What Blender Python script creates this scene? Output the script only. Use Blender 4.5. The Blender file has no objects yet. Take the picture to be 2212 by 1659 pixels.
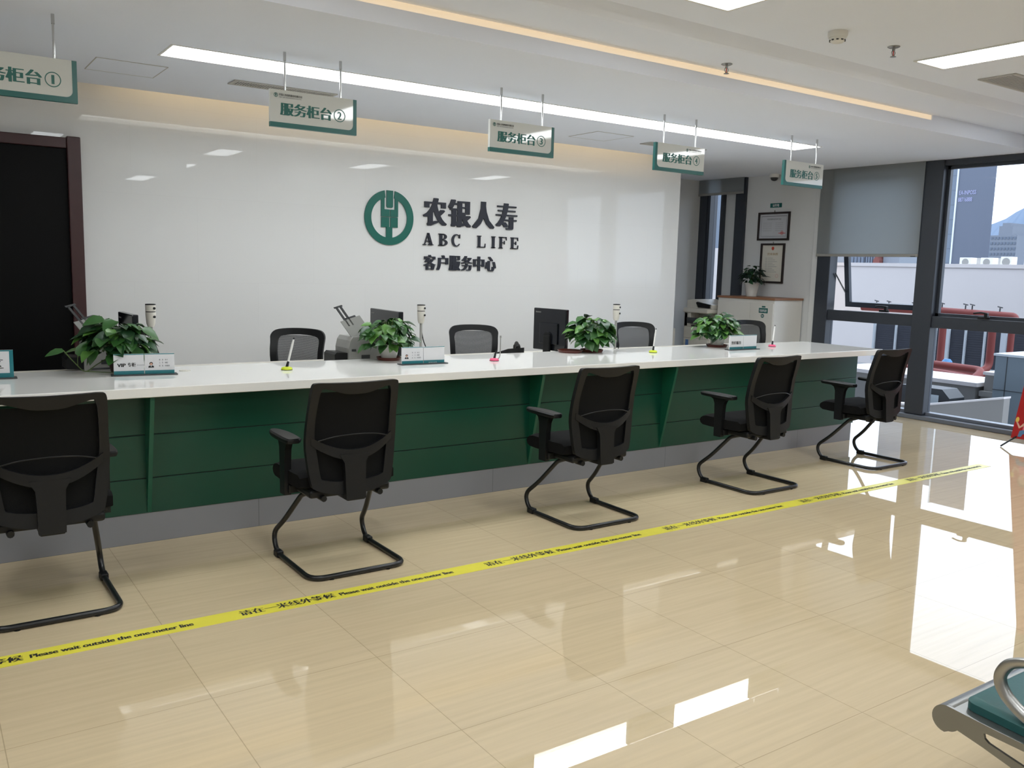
import bpy, bmesh, math, random
from mathutils import Vector, Matrix
random.seed(7)
C = bpy.context.scene.collection
PI = math.pi
sc = bpy.context.scene

# ------------------------------------------------------------------ camera
yaw, pitch, roll, FPX = 0.603465, -0.132593, -0.026720, 1900.19
EYE = Vector((0.0, 0.0, 1.42))
_f = Vector((math.sin(yaw)*math.cos(pitch), math.cos(yaw)*math.cos(pitch), math.sin(pitch)))
_r = Vector((math.cos(yaw), -math.sin(yaw), 0.0)); _d = _f.cross(_r)
_r2 = math.cos(roll)*_r + math.sin(roll)*_d
_d2 = -math.sin(roll)*_r + math.cos(roll)*_d
cam = bpy.data.cameras.new('camera'); cam_o = bpy.data.objects.new('camera', cam); C.objects.link(cam_o)
cam.sensor_fit = 'HORIZONTAL'; cam.sensor_width = 36.0; cam.lens = FPX/2212*36.0
cam.clip_start = 0.02; cam.clip_end = 3000
m = Matrix.Identity(4)
for i in range(3):
    m[i][0], m[i][1], m[i][2], m[i][3] = _r2[i], -_d2[i], -_f[i], EYE[i]
cam_o.matrix_world = m
sc.camera = cam_o

# ------------------------------------------------------------------ world, exposure
w = bpy.data.worlds.new('overcast_sky'); sc.world = w; w.use_nodes = True
bg = w.node_tree.nodes['Background']
bg.inputs['Color'].default_value = (0.84, 0.90, 1.0, 1); bg.inputs['Strength'].default_value = 3.3
sc.view_settings.view_transform = 'Standard'; sc.view_settings.look = 'None'
sc.view_settings.gamma = 1.0; sc.view_settings.use_curve_mapping = False
sc.view_settings.exposure = 0.0
L_STRIP, L_PANEL, L_COVE, L_BACK = 12.0, 16.5, 0.50, 9.0

# ------------------------------------------------------------------ materials
def lin(c):
    out = []
    for v in c:
        v /= 255.0
        out.append(v/12.92 if v <= 0.04045 else ((v+0.055)/1.055)**2.4)
    return (*out, 1.0)
def mat(name, rgb, rough=0.5, metal=0.0, var=0.04, scale=30.0, spec=0.5, coat=0.0, bump=0.0):
    mt = bpy.data.materials.new(name); mt.use_nodes = True
    nt = mt.node_tree; b = nt.nodes['Principled BSDF']
    c = lin(rgb)
    b.inputs['Roughness'].default_value = rough; b.inputs['Metallic'].default_value = metal
    b.inputs['Specular IOR Level'].default_value = spec; b.inputs['Coat Weight'].default_value = coat
    b.inputs['Coat Roughness'].default_value = 0.03
    tc = nt.nodes.new('ShaderNodeTexCoord'); nz = nt.nodes.new('ShaderNodeTexNoise')
    nz.inputs['Scale'].default_value = scale; nz.inputs['Detail'].default_value = 3
    nt.links.new(tc.outputs['Object'], nz.inputs['Vector'])
    mx = nt.nodes.new('ShaderNodeMix'); mx.data_type = 'RGBA'
    nt.links.new(nz.outputs['Fac'], mx.inputs['Factor'])
    mx.inputs['A'].default_value = tuple(v*(1-var) for v in c[:3])+(1,)
    mx.inputs['B'].default_value = tuple(min(1, v*(1+var)) for v in c[:3])+(1,)
    nt.links.new(mx.outputs['Result'], b.inputs['Base Color'])
    if bump:
        bp = nt.nodes.new('ShaderNodeBump'); bp.inputs['Strength'].default_value = bump; bp.inputs['Distance'].default_value = 0.002
        nt.links.new(nz.outputs['Fac'], bp.inputs['Height']); nt.links.new(bp.outputs['Normal'], b.inputs['Normal'])
    return mt
def emit(name, col, strength, scale=1.0):
    mt = bpy.data.materials.new(name); mt.use_nodes = True
    b = mt.node_tree.nodes['Principled BSDF']
    b.inputs['Base Color'].default_value = (0.8, 0.8, 0.8, 1)
    b.inputs['Emission Color'].default_value = (*col, 1); b.inputs['Emission Strength'].default_value = strength
    return mt
def glass(name, tint=(0.92, 0.96, 1.0), refl=0.06):
    mt = bpy.data.materials.new(name); mt.use_nodes = True
    nt = mt.node_tree; nt.nodes.remove(nt.nodes['Principled BSDF'])
    out = nt.nodes['Material Output']
    tr = nt.nodes.new('ShaderNodeBsdfTransparent'); tr.inputs['Color'].default_value = (*tint, 1)
    gl = nt.nodes.new('ShaderNodeBsdfGlossy'); gl.inputs['Roughness'].default_value = 0.0
    fr = nt.nodes.new('ShaderNodeFresnel'); fr.inputs['IOR'].default_value = 1.12
    mx = nt.nodes.new('ShaderNodeMixShader')
    nt.links.new(fr.outputs['Fac'], mx.inputs['Fac']); nt.links.new(tr.outputs['BSDF'], mx.inputs[1]); nt.links.new(gl.outputs['BSDF'], mx.inputs[2])
    nt.links.new(mx.outputs['Shader'], out.inputs['Surface'])
    return mt
def brick_mat(name, a, b_, mortar, w_, h_, rough, msize=0.002, offset=0.0, rot=(0,0,0), loc=(0,0,0), spec=0.5, streak=0.0, coat=0.0):
    mt = bpy.data.materials.new(name); mt.use_nodes = True
    nt = mt.node_tree; b = nt.nodes['Principled BSDF']
    tc = nt.nodes.new('ShaderNodeTexCoord'); mp = nt.nodes.new('ShaderNodeMapping')
    mp.inputs['Rotation'].default_value = rot; mp.inputs['Location'].default_value = loc
    nt.links.new(tc.outputs['Object'], mp.inputs['Vector'])
    br = nt.nodes.new('ShaderNodeTexBrick'); br.offset = offset; br.squash = 1.0
    br.inputs['Color1'].default_value = lin(a); br.inputs['Color2'].default_value = lin(b_); br.inputs['Mortar'].default_value = lin(mortar)
    br.inputs['Scale'].default_value = 1.0; br.inputs['Mortar Size'].default_value = msize; br.inputs['Mortar Smooth'].default_value = 0.0
    br.inputs['Brick Width'].default_value = w_; br.inputs['Row Height'].default_value = h_; br.inputs['Bias'].default_value = 0
    nt.links.new(mp.outputs['Vector'], br.inputs['Vector'])
    col = br.outputs['Color']
    if streak:
        m2 = nt.nodes.new('ShaderNodeMapping'); m2.inputs['Scale'].default_value = (1.2, 26.0, 1.0)
        nt.links.new(tc.outputs['Object'], m2.inputs['Vector'])
        nz = nt.nodes.new('ShaderNodeTexNoise'); nz.inputs['Scale'].default_value = 1.6; nz.inputs['Detail'].default_value = 6
        nt.links.new(m2.outputs['Vector'], nz.inputs['Vector'])
        mr = nt.nodes.new('ShaderNodeMapRange'); mr.inputs['From Min'].default_value = 0.3; mr.inputs['From Max'].default_value = 0.7
        mr.inputs['To Min'].default_value = 1-streak; mr.inputs['To Max'].default_value = 1+streak*0.6
        nt.links.new(nz.outputs['Fac'], mr.inputs['Value'])
        mx = nt.nodes.new('ShaderNodeVectorMath'); mx.operation = 'SCALE'
        nt.links.new(col, mx.inputs[0]); nt.links.new(mr.outputs['Result'], mx.inputs['Scale'])
        col = mx.outputs['Vector']
    nt.links.new(col, b.inputs['Base Color'])
    b.inputs['Roughness'].default_value = rough; b.inputs['Specular IOR Level'].default_value = spec
    b.inputs['Coat Weight'].default_value = coat; b.inputs['Coat Roughness'].default_value = 0.02
    return mt

M = {}
M['floor'] = brick_mat('polished_floor_tile', (210,191,158), (207,188,155), (178,160,130), 0.588, 0.595, 0.008, 0.0014, 0.0, loc=(-0.165,-0.385,0), spec=0.85, streak=0.07)
M['wall_tile'] = brick_mat('glossy_wall_panel', (226,226,225), (225,225,224), (219,219,218), 0.9, 0.62, 0.006, 0.0008, 0.5, rot=(PI/2,0,0), loc=(0,0.0,0), spec=0.22)
M['paint'] = mat('white_wall_paint', (218,219,219), 0.7, var=0.01)
M['ceil'] = mat('white_ceiling_paint', (236,241,253), 0.8, var=0.01, scale=3)
M['stone'] = mat('white_quartz_countertop', (242,241,237), 0.04, var=0.01, scale=120, spec=0.6)
M['green'] = mat('green_lacquer_panel', (8,66,50), 0.32, var=0.04, scale=6)
M['green_edge'] = mat('green_lacquer_edge', (20,86,64), 0.3, var=0.03)
M['groove'] = mat('dark_groove', (12,26,22), 0.7)
M['plinth'] = brick_mat('brushed_plinth', (136,137,142), (134,135,140), (110,111,114), 1.5, 3.0, 0.35, 0.002, 0.0, rot=(PI/2,0,0))
M['black'] = mat('black_plastic', (17,18,20), 0.45, var=0.06, scale=60, spec=0.35)
M['black_m'] = mat('black_mesh_fabric', (11,12,13), 0.8, var=0.35, scale=400, spec=0.2, bump=0.3)
M['black_f'] = mat('black_seat_fabric', (11,11,12), 0.9, var=0.3, scale=300, spec=0.2, bump=0.3)
M['black_t'] = mat('black_painted_tube', (20,21,22), 0.3, var=0.05)
M['chrome'] = mat('chrome', (200,200,200), 0.12, 1.0)
M['steel'] = mat('satin_steel', (150,150,148), 0.3, 1.0, var=0.04)
M['alu_dark'] = mat('dark_anodised_window_frame', (52,57,66), 0.42, 0.0, var=0.05)
M['alu_mid'] = mat('grey_window_sill', (108,114,124), 0.35, 0.0, var=0.04)
M['blind'] = mat('grey_blind_fabric', (146,150,152), 0.8, var=0.05, scale=500)
_b = M['blind'].node_tree; _p = _b.nodes['Principled BSDF']; _t = _b.nodes.new('ShaderNodeBsdfTranslucent'); _t.inputs['Color'].default_value = (.75,.8,.82,1)
_m = _b.nodes.new('ShaderNodeMixShader'); _m.inputs['Fac'].default_value = .36
_b.links.new(_p.outputs['BSDF'], _m.inputs[1]); _b.links.new(_t.outputs['BSDF'], _m.inputs[2]); _b.links.new(_m.outputs['Shader'], _b.nodes['Material Output'].inputs['Surface'])
M['blind_bar'] = mat('grey_blind_bar', (150,148,144), 0.5)
M['glass'] = glass('window_glass')
M['door_frame'] = mat('dark_red_wood', (58,26,28), 0.35, var=0.2, scale=12)
M['door_leaf'] = mat('near_black_door', (7,7,8), 0.45, var=0.1, spec=0.12)
M['wood'] = mat('brown_wood_top', (146,104,78), 0.45, var=0.12, scale=20)
M['cab'] = mat('white_cabinet', (222,220,214), 0.45, var=0.01)
M['white'] = mat('white_plastic', (225,224,220), 0.4, var=0.01)
M['offwhite'] = mat('warm_white_plastic', (214,210,200), 0.4, var=0.02)
M['grey'] = mat('grey_plastic', (150,150,146), 0.45, var=0.03)
M['dgrey'] = mat('dark_grey_plastic', (58,60,62), 0.45, var=0.05)
M['monitor'] = mat('glossy_black_monitor_back', (22,24,30), 0.12, var=0.05)
M['navy'] = mat('navy_letter', (26,30,44), 0.45, var=0.03)
M['teal'] = mat('teal_green_sign', (22,96,92), 0.3, var=0.03)
M['logo'] = mat('logo_green', (16,98,86), 0.35, var=0.03)
M['sign_panel'] = mat('sign_acrylic_panel', (212,214,210), 0.04, var=0.01, spec=0.6)
M['sign_text'] = mat('sign_green_text', (30,100,92), 0.35)
M['tape'] = mat('yellow_tape', (232,222,78), 0.3, var=0.05, scale=8)
M['ink'] = mat('black_ink', (36,36,34), 0.6)
M['paper'] = mat('white_paper', (232,230,232), 0.6, var=0.01)
M['card_teal'] = mat('card_teal_band', (40,130,140), 0.3, var=0.12, scale=25)
M['acrylic'] = glass('clear_acrylic', (0.985, 0.99, 0.99))
M['leaf_a'] = mat('pothos_leaf', (52,96,44), 0.35, var=0.25, scale=25)
M['leaf_b'] = mat('pothos_leaf_light', (84,130,56), 0.35, var=0.2, scale=25)
M['leaf_c'] = mat('pothos_leaf_dark', (34,70,40), 0.35, var=0.25, scale=25)
M['leaf_d'] = mat('dark_shrub_leaf', (26,46,34), 0.4, var=0.25, scale=25)
M['stem'] = mat('green_stem', (84,104,54), 0.5)
M['pot_w'] = mat('white_ceramic_pot', (214,212,206), 0.35, var=0.02)
M['pot_b'] = mat('brown_pot', (60,42,38), 0.45, var=0.06)
M['saucer'] = mat('red_brown_saucer', (88,38,30), 0.4, var=0.06)
M['soil'] = mat('potting_soil', (44,36,28), 0.95, var=0.3, scale=80)
M['lime'] = mat('lime_yellow_plastic', (214,230,50), 0.35)
M['pink'] = mat('pink_plastic', (236,96,134), 0.35)
M['skin'] = mat('card_portrait_skin', (214,170,148), 0.6)
M['red_print'] = mat('red_print', (214,60,44), 0.5)
M['gold_print'] = mat('tan_print', (176,150,110), 0.6)
M['grey_print'] = mat('grey_print', (120,122,128), 0.6)
M['cert_a'] = mat('pale_grey_certificate', (196,198,204), 0.5, var=0.03, scale=12)
M['cert_b'] = mat('cream_certificate', (222,218,206), 0.5, var=0.02, scale=12)
M['frame'] = mat('dark_wood_picture_frame', (44,36,34), 0.4, var=0.1)
M['pad'] = mat('teal_vinyl_pad', (28,84,84), 0.45, var=0.03, scale=90, bump=0.2)
M['bench'] = mat('silver_powder_coat', (138,139,138), 0.28, 0.85, var=0.03)
M['bench_arm'] = mat('polished_aluminium', (168,168,166), 0.36, 1.0, var=0.03)
M['banner'] = mat('red_banner_print', (168,26,30), 0.4, var=0.04)
M['strip'] = emit('strip_diffuser', (0.93, 0.975, 1.0), L_STRIP)
M['panel'] = emit('panel_diffuser', (0.93, 0.975, 1.0), L_PANEL)
M['cove'] = emit('warm_cove_lens', (1.0, 0.70, 0.38), L_COVE)
M['backcove'] = emit('warm_led_strip', (1.0, 0.70, 0.34), L_BACK)
M['vent_dark'] = mat('vent_shadow', (74,76,78), 0.7)
M['vent'] = mat('vent_slat', (186,184,180), 0.5)
# outside
M['render'] = mat('white_render_wall', (226,218,214), 0.85, var=0.035, scale=0.7)
M['concrete'] = mat('pale_concrete', (150,146,141), 0.85, var=0.05, scale=1.5)
M['roofdeck'] = mat('grey_roof_deck', (150,150,150), 0.9, var=0.08, scale=2)
M['redpipe'] = mat('red_painted_pipe', (128,56,49), 0.6, var=0.12, scale=3)
M['louvre'] = mat('dark_louvre', (56,58,66), 0.6, var=0.15, scale=8)
M['post'] = mat('light_steel_post', (196,202,206), 0.5)
M['boxgrey'] = mat('blue_grey_metal_box', (116,128,136), 0.5, var=0.04, scale=3)
M['bluevalve'] = mat('blue_valve', (80,140,190), 0.5)
M['brickred'] = mat('red_roof_tile', (150,66,66), 0.8, var=0.08, scale=2)
M['tower'] = brick_mat('blue_curtain_wall', (90,97,112), (87,94,109), (79,86,101), 3.0, 1.1, 0.5, 0.05, 0.0, rot=(PI/2,0,PI/2))
M['tower2'] = brick_mat('bright_blue_curtain_wall', (95,107,122), (92,103,118), (83,94,108), 1.5, 1.1, 0.45, 0.05, 0.0, rot=(PI/2,0,PI/2))
M['apt'] = mat('hazed_apartment_wall', (110,116,126), 0.8, var=0.03, scale=0.3)  # pale blue-grey wall colour carries the haze of distance
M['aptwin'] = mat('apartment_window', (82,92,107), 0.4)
M['hill'] = mat('hazed_forest_hill', (96,112,132), 0.95, var=0.06, scale=0.02)  # distance haze painted into the hillside as blue-grey
M['led'] = emit('led_letters', (0.55, 0.6, 1.0), 0.75); M['led'].node_tree.nodes['Principled BSDF'].inputs['Base Color'].default_value = (.02,.02,.04,1)
M['brown'] = mat('brown_brick', (112,66,60), 0.85, var=0.1, scale=2)
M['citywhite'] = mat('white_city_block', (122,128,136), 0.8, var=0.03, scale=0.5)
M['tree'] = mat('outdoor_tree_leaf', (70,96,66), 0.8, var=0.3, scale=3)

# ------------------------------------------------------------------ helpers
XA, YA, ZA = Vector((1,0,0)), Vector((0,1,0)), Vector((0,0,1))
def obj(name, bm, mats, parent=None, smooth=False):
    me = bpy.data.meshes.new(name)
    bmesh.ops.recalc_face_normals(bm, faces=bm.faces[:])
    bm.to_mesh(me); bm.free()
    if not isinstance(mats, (list, tuple)): mats = [mats]
    for q in mats: me.materials.append(q)
    if smooth:
        for p in me.polygons: p.use_smooth = True
        try: me.set_sharp_from_angle(angle=math.radians(38))
        except Exception: pass
    o = bpy.data.objects.new(name, me); C.objects.link(o)
    if parent is not None: o.parent = parent
    return o
def tag(o, label=None, cat=None, group=None, kind=None):
    if label: o['label'] = label
    if cat: o['category'] = cat
    if group: o['group'] = group
    if kind: o['kind'] = kind
    return o
def thing(name, label, cat, loc=(0,0,0), rz=0.0, group=None):
    o = bpy.data.objects.new(name, None); C.objects.link(o); o.empty_display_size = 0.1
    o.location = loc; o.rotation_euler = (0, 0, rz)
    return tag(o, label, cat, group)
def struct(name, bm, mt, parent=None, smooth=False):
    o = obj(name, bm, mt, parent, smooth)
    if parent is None: o['kind'] = 'structure'
    return o
def dup(root, loc=None, rz=None, label=None):
    r = root.copy(); C.objects.link(r)
    if loc is not None: r.location = loc
    if rz is not None: r.rotation_euler = (0, 0, rz)
    if label: r['label'] = label
    for ch in list(root.children):
        c = ch.copy(); C.objects.link(c); c.parent = r
        for g in list(ch.children):
            d = g.copy(); C.objects.link(d); d.parent = c
    return r
def BM(): return bmesh.new()
def box(bm, x0, x1, y0, y1, z0, z1, bev=0.0, seg=2, mi=0):
    vs = [bm.verts.new((x, y, z)) for x in (x0, x1) for y in (y0, y1) for z in (z0, z1)]
    fs = [bm.faces.new([vs[i] for i in q]) for q in ((0,1,3,2),(4,6,7,5),(0,4,5,1),(2,3,7,6),(0,2,6,4),(1,5,7,3))]
    for f in fs: f.material_index = mi
    if bev:
        es = list({e for f in fs for e in f.edges})
        r = bmesh.ops.bevel(bm, geom=es, offset=bev, segments=seg, profile=0.5, affect='EDGES')
        for f in r['faces']: f.material_index = mi
    return vs
def obox(bm, o, u, v, n, su, sv, sn, mi=0):
    """box from corner o with edge vectors u*su, v*sv, n*sn"""
    o, u, v, n = Vector(o), Vector(u)*su, Vector(v)*sv, Vector(n)*sn
    vs = [bm.verts.new(o+u*a+v*b+n*c) for a in (0,1) for b in (0,1) for c in (0,1)]
    for q in ((0,1,3,2),(4,6,7,5),(0,4,5,1),(2,3,7,6),(0,2,6,4),(1,5,7,3)):
        bm.faces.new([vs[i] for i in q]).material_index = mi
def prism(bm, pts, o, u, v, depth, mi=0):
    """polygon pts (2D) at o with axes u, v, extruded by depth along u x v"""
    o, u, v = Vector(o), Vector(u), Vector(v); n = u.cross(v)
    a = [bm.verts.new(o+u*p[0]+v*p[1]) for p in pts]
    b = [bm.verts.new(o+u*p[0]+v*p[1]+n*depth) for p in pts]
    k = len(pts); fs = []
    fs.append(bm.faces.new(a[::-1])); fs.append(bm.faces.new(b))
    for i in range(k): fs.append(bm.faces.new([a[i], a[(i+1)%k], b[(i+1)%k], b[i]]))
    for f in fs: f.material_index = mi
def cyl(bm, p0, p1, r0, r1=None, seg=16, mi=0, cap=True):
    r1 = r0 if r1 is None else r1
    p0, p1 = Vector(p0), Vector(p1); d = (p1-p0).normalized()
    a = d.orthogonal().normalized(); b = d.cross(a)
    A = [bm.verts.new(p0+(a*math.cos(t)+b*math.sin(t))*r0) for t in [2*PI*i/seg for i in range(seg)]]
    B = [bm.verts.new(p1+(a*math.cos(t)+b*math.sin(t))*r1) for t in [2*PI*i/seg for i in range(seg)]]
    fs = [bm.faces.new([A[i], A[(i+1)%seg], B[(i+1)%seg], B[i]]) for i in range(seg)]
    if cap: fs += [bm.faces.new(A[::-1]), bm.faces.new(B)]
    for f in fs: f.material_index = mi
def lathe(bm, prof, c=(0,0,0), seg=24, mi=0):
    c = Vector(c); rings = []
    for r, z in prof:
        rings.append([bm.verts.new(c+Vector((r*math.cos(2*PI*i/seg), r*math.sin(2*PI*i/seg), z))) for i in range(seg)])
    for a, b in zip(rings, rings[1:]):
        for i in range(seg):
            bm.faces.new([a[i], a[(i+1)%seg], b[(i+1)%seg], b[i]]).material_index = mi
    for rg, fl in ((rings[0], True), (rings[-1], False)):
        bm.faces.new(rg[::-1] if fl else rg).material_index = mi
def spline(pts, n=6):
    P = [Vector(p) for p in pts]; out = []
    for i in range(len(P)-1):
        p0 = P[max(i-1, 0)]; p1 = P[i]; p2 = P[i+1]; p3 = P[min(i+2, len(P)-1)]
        for k in range(n):
            t = k/n
            out.append(0.5*((2*p1)+(p2-p0)*t+(2*p0-5*p1+4*p2-p3)*t*t+(3*p1-p0-3*p2+p3)*t**3))
    out.append(P[-1]); return out
def fillet(pts, r, n=6):
    P = [Vector(p) for p in pts]; out = [P[0]]
    for i in range(1, len(P)-1):
        a, b, c = P[i-1], P[i], P[i+1]
        rr = min(r[i] if isinstance(r, (list, tuple)) else r, (a-b).length*0.49, (c-b).length*0.49)
        s = b+(a-b).normalized()*rr; e = b+(c-b).normalized()*rr
        for k in range(n+1):
            t = k/n; out.append((1-t)**2*s+2*t*(1-t)*b+t*t*e)
    out.append(P[-1]); return out
def tube(bm, pts, r, seg=10, mi=0, cap=True, flat=1.0):
    P = [Vector(p) for p in pts]; rings = []
    t = (P[1]-P[0]).normalized(); a = t.orthogonal().normalized()
    for i, p in enumerate(P):
        t2 = (P[min(i+1, len(P)-1)]-P[max(i-1, 0)]).normalized()
        a = (a-t2*a.dot(t2)).normalized(); b = t2.cross(a)
        rr = r[i] if isinstance(r, (list, tuple)) else r
        rings.append([bm.verts.new(p+(a*math.cos(2*PI*k/seg)+b*math.sin(2*PI*k/seg)*flat)*rr) for k in range(seg)])
    for A, B in zip(rings, rings[1:]):
        for k in range(seg): bm.faces.new([A[k], A[(k+1)%seg], B[(k+1)%seg], B[k]]).material_index = mi
    if cap:
        bm.faces.new(rings[0][::-1]).material_index = mi; bm.faces.new(rings[-1]).material_index = mi
def roundrect(x0, x1, y0, y1, r, n=5, corners=(1,1,1,1)):
    pts = []
    for (cx, cy, a0, on) in ((x1-r, y1-r, 0, corners[0]), (x0+r, y1-r, PI/2, corners[1]), (x0+r, y0+r, PI, corners[2]), (x1-r, y0+r, 1.5*PI, corners[3])):
        if on:
            for k in range(n+1):
                t = a0+PI/2*k/n; pts.append((cx+r*math.cos(t), cy+r*math.sin(t)))
        else:
            t = a0+PI/4; pts.append((cx+r*(1 if math.cos(t) > 0 else -1), cy+r*(1 if math.sin(t) > 0 else -1)))
    return pts
def smooth2(pts, n=3):
    return [(p.x, p.y) for p in spline([(a, b, 0) for a, b in pts], n)]
def sheet(bm, top, bot, mi=0):
    """strip of quads between two rows of points"""
    A = [bm.verts.new(p) for p in top]; B = [bm.verts.new(p) for p in bot]
    for i in range(len(A)-1): bm.faces.new([A[i], A[i+1], B[i+1], B[i]]).material_index = mi
def slab(bm, top, bot, off, mi=0):
    """solid strip: two rows of points, thickened by the vector off"""
    off = Vector(off)
    A = [bm.verts.new(Vector(p)) for p in top]; B = [bm.verts.new(Vector(p)) for p in bot]
    A2 = [bm.verts.new(Vector(p)+off) for p in top]; B2 = [bm.verts.new(Vector(p)+off) for p in bot]
    n = len(A)
    for i in range(n-1):
        for q in ((A[i],A[i+1],B[i+1],B[i]), (A2[i],B2[i],B2[i+1],A2[i+1]), (A[i],A2[i],A2[i+1],A[i+1]), (B[i],B[i+1],B2[i+1],B2[i])):
            bm.faces.new(q).material_index = mi
    for i in (0, n-1): bm.faces.new((A[i],B[i],B2[i],A2[i])).material_index = mi
# text: glyph outlines as mesh, widened sideways so that uprights are heavy and level strokes stay thin
_tc = {}
def glyphs(s, off=0.0):
    k = (s, off)
    if k in _tc: return _tc[k]
    cu = bpy.data.curves.new('glyphs', 'FONT'); cu.body = s; cu.size = 1.0; cu.offset = off; cu.resolution_u = 3
    to = bpy.data.objects.new('glyphs', cu); C.objects.link(to)
    dg = bpy.context.evaluated_depsgraph_get(); dg.update()
    me = bpy.data.meshes.new_from_object(to.evaluated_get(dg))
    V = [(v.co.x, v.co.y) for v in me.vertices]; F = [tuple(p.vertices) for p in me.polygons]
    bpy.data.objects.remove(to); bpy.data.curves.remove(cu); bpy.data.meshes.remove(me)
    _tc[k] = (V, F); return _tc[k]
def put_text(bm, s, o, u, v, width, height, heavy=0.05, off=0.0, lift=0.0005, mi=0, depth=0.0, full=None):
    """fit the text into width x height at lower-left corner o (axes u, v); heavy = sideways weight"""
    V, F = glyphs(s, off)
    if not V: return
    x0 = min(p[0] for p in V); x1 = max(p[0] for p in V); y0 = min(p[1] for p in V); y1 = max(p[1] for p in V)
    if full: y0, y1 = full
    o, u, v = Vector(o), Vector(u).normalized(), Vector(v).normalized(); n = u.cross(v)
    sx = width/(x1-x0+2*heavy); sy = height/(y1-y0)
    sh = [0.0] if heavy == 0 else ([-heavy, 0, heavy] if heavy < 0.03 else [-heavy, -heavy*.5, 0, heavy*.5, heavy])
    for j, dx in enumerate(sh):
        base = [o+u*((p[0]-x0+heavy+dx)*sx)+v*((p[1]-y0)*sy)+n*(lift+depth+j*2e-5) for p in V]
        vt = [bm.verts.new(p) for p in base]
        cnt = {}
        for f in F:
            try: bm.faces.new([vt[i] for i in f]).material_index = mi
            except ValueError: continue
            for a, b in zip(f, f[1:]+f[:1]):
                e = (min(a, b), max(a, b)); cnt[e] = cnt.get(e, 0)+1
        if depth:
            vb = [bm.verts.new(p-n*depth) for p in base]
            for (a, b), c in cnt.items():
                if c == 1:
                    try: bm.faces.new([vt[a], vt[b], vb[b], vb[a]]).material_index = mi
                    except ValueError: pass
def flatobj(name, bm, mats, parent):
    me = bpy.data.meshes.new(name); bm.to_mesh(me); bm.free()
    for q in (mats if isinstance(mats, (list, tuple)) else [mats]): me.materials.append(q)
    o = bpy.data.objects.new(name, me); C.objects.link(o)
    if parent is not None: o.parent = parent
    return o

# ================================================================== SETTING
XL, XR, YF, YB = -3.2, 8.40, -3.6, 6.76
ZS, ZM, ZH = 2.556, 2.675, 2.715      # soffit, middle band, main ceiling
bm = BM(); box(bm, XL-0.1, XR+0.08, YF-0.1, 8.2, -0.12, 0.0); struct('floor', bm, M['floor'])
bm = BM()
for q in ((XL, XR+.12, 4.0, 5.125), (XL, XR+.12, 5.425, 6.63), (XL, 1.255, 5.125, 5.425), (6.825, XR+.12, 5.125, 5.425)): box(bm, *q, ZS, ZS+0.05)   # soffit over the counter
box(bm, 1.2, 6.9, 5.08, 5.47, ZS+.05, ZS+.07)
box(bm, 6.73, XR+0.12, 6.63, 8.06, ZS, ZS+0.05)                     # soffit over the alcove
box(bm, XL, XR+0.12, 4.0, 4.03, ZS+0.05, ZS+0.082)                  # upstand of the soffit edge
box(bm, 6.66, XR+0.12, 4.0, 4.12, ZS+0.082, ZM+0.02)                # solid end of the light slot
box(bm, XL, XR+0.12, 3.60, 4.20, ZM, ZM+0.03)
prism(bm, [(3.47,ZH+.035), (3.49,ZH+.038), (3.515,ZH+.030), (3.56,ZH-.012), (3.585,ZM+.006), (3.60,ZM), (3.60,ZH+.09), (3.47,ZH+.09)], (XL,0,0), YA, ZA, XR+.12-XL)
box(bm, XL, XR+0.12, 4.20, 4.25, ZS+0.05, ZM+0.03)
box(bm, XL, XR+0.12, YF, 3.46, ZH, ZH+0.06)
prism(bm, [(3.46,ZH), (3.472,ZH+.036), (3.46,ZH+.06)], (XL,0,0), YA, ZA, XR+.12-XL)
box(bm, XL, XR+0.12, YF, 8.2, 2.86, 2.95)  # unseen roof slab, added to block light from above
struct('ceiling', bm, M['ceil'])
bm = BM(); box(bm, XL, 6.727, YB, YB+0.12, 0, 2.9); struct('wall_back', bm, M['wall_tile'])
bm = BM(); box(bm, 6.5, XR+0.12, 8.05, 8.17, 0, 2.86); struct('wall_alcove', bm, M['paint'])
bm = BM(); box(bm, XL-0.1, XL, YF, 6.86, 0, 2.9); struct('wall_left', bm, M['paint'])
bm = BM(); box(bm, XL, XR+0.12, YF-0.1, YF, 0, 2.9); struct('wall_front', bm, M['paint'])
bm = BM()
box(bm, XR, XR+0.12, 6.25, 7.31, 0, 2.86)
box(bm, XR, XR+0.12, 2.45, 8.05, 2.56, 2.86)
box(bm, XR, XR+0.12, YF, 2.45, 0, 2.86)
struct('wall_right', bm, M['paint'])

bm = BM(); box(bm, XL, XR+0.15, -40, 60, 2.96, 13.5); box(bm, XL, XR+0.15, -40, YF-.1, -12, 2.96); box(bm, XL, XR+.15, 8.2, 60, -12, 2.96); struct('unseen_shading_mass', bm, M['alu_mid'])  # unseen outer mass of this building, added to shade the terrace

# window_1: the large window on the right
w1 = bpy.data.objects.new('window_1', None); C.objects.link(w1); w1['kind'] = 'structure'
A0, A1 = 8.345, 8.48
bm = BM(); box(bm, A0, A1, 4.845, 5.045, 0.05, 2.556, 0.006); obj('mullion', bm, M['alu_dark'], w1)
bm = BM(); box(bm, A0, A1, 3.55, 3.75, 0.05, 2.556, 0.006); obj('mullion', bm, M['alu_dark'], w1)
bm = BM(); box(bm, A0, A1, 6.05, 6.22, 0.05, 2.556, 0.006); obj('jamb', bm, M['alu_dark'], w1)
bm = BM(); box(bm, A0, A1, 2.45, 2.6, 0.05, 2.556, 0.006); obj('jamb', bm, M['alu_dark'], w1)
for (y0, y1) in ((5.045, 6.05), (3.75, 4.845), (2.6, 3.55)):
    bm = BM(); box(bm, 8.365, A1-0.005, y0, y1, 0.93, 1.045, 0.005); obj('transom', bm, M['alu_dark'], w1)
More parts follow.
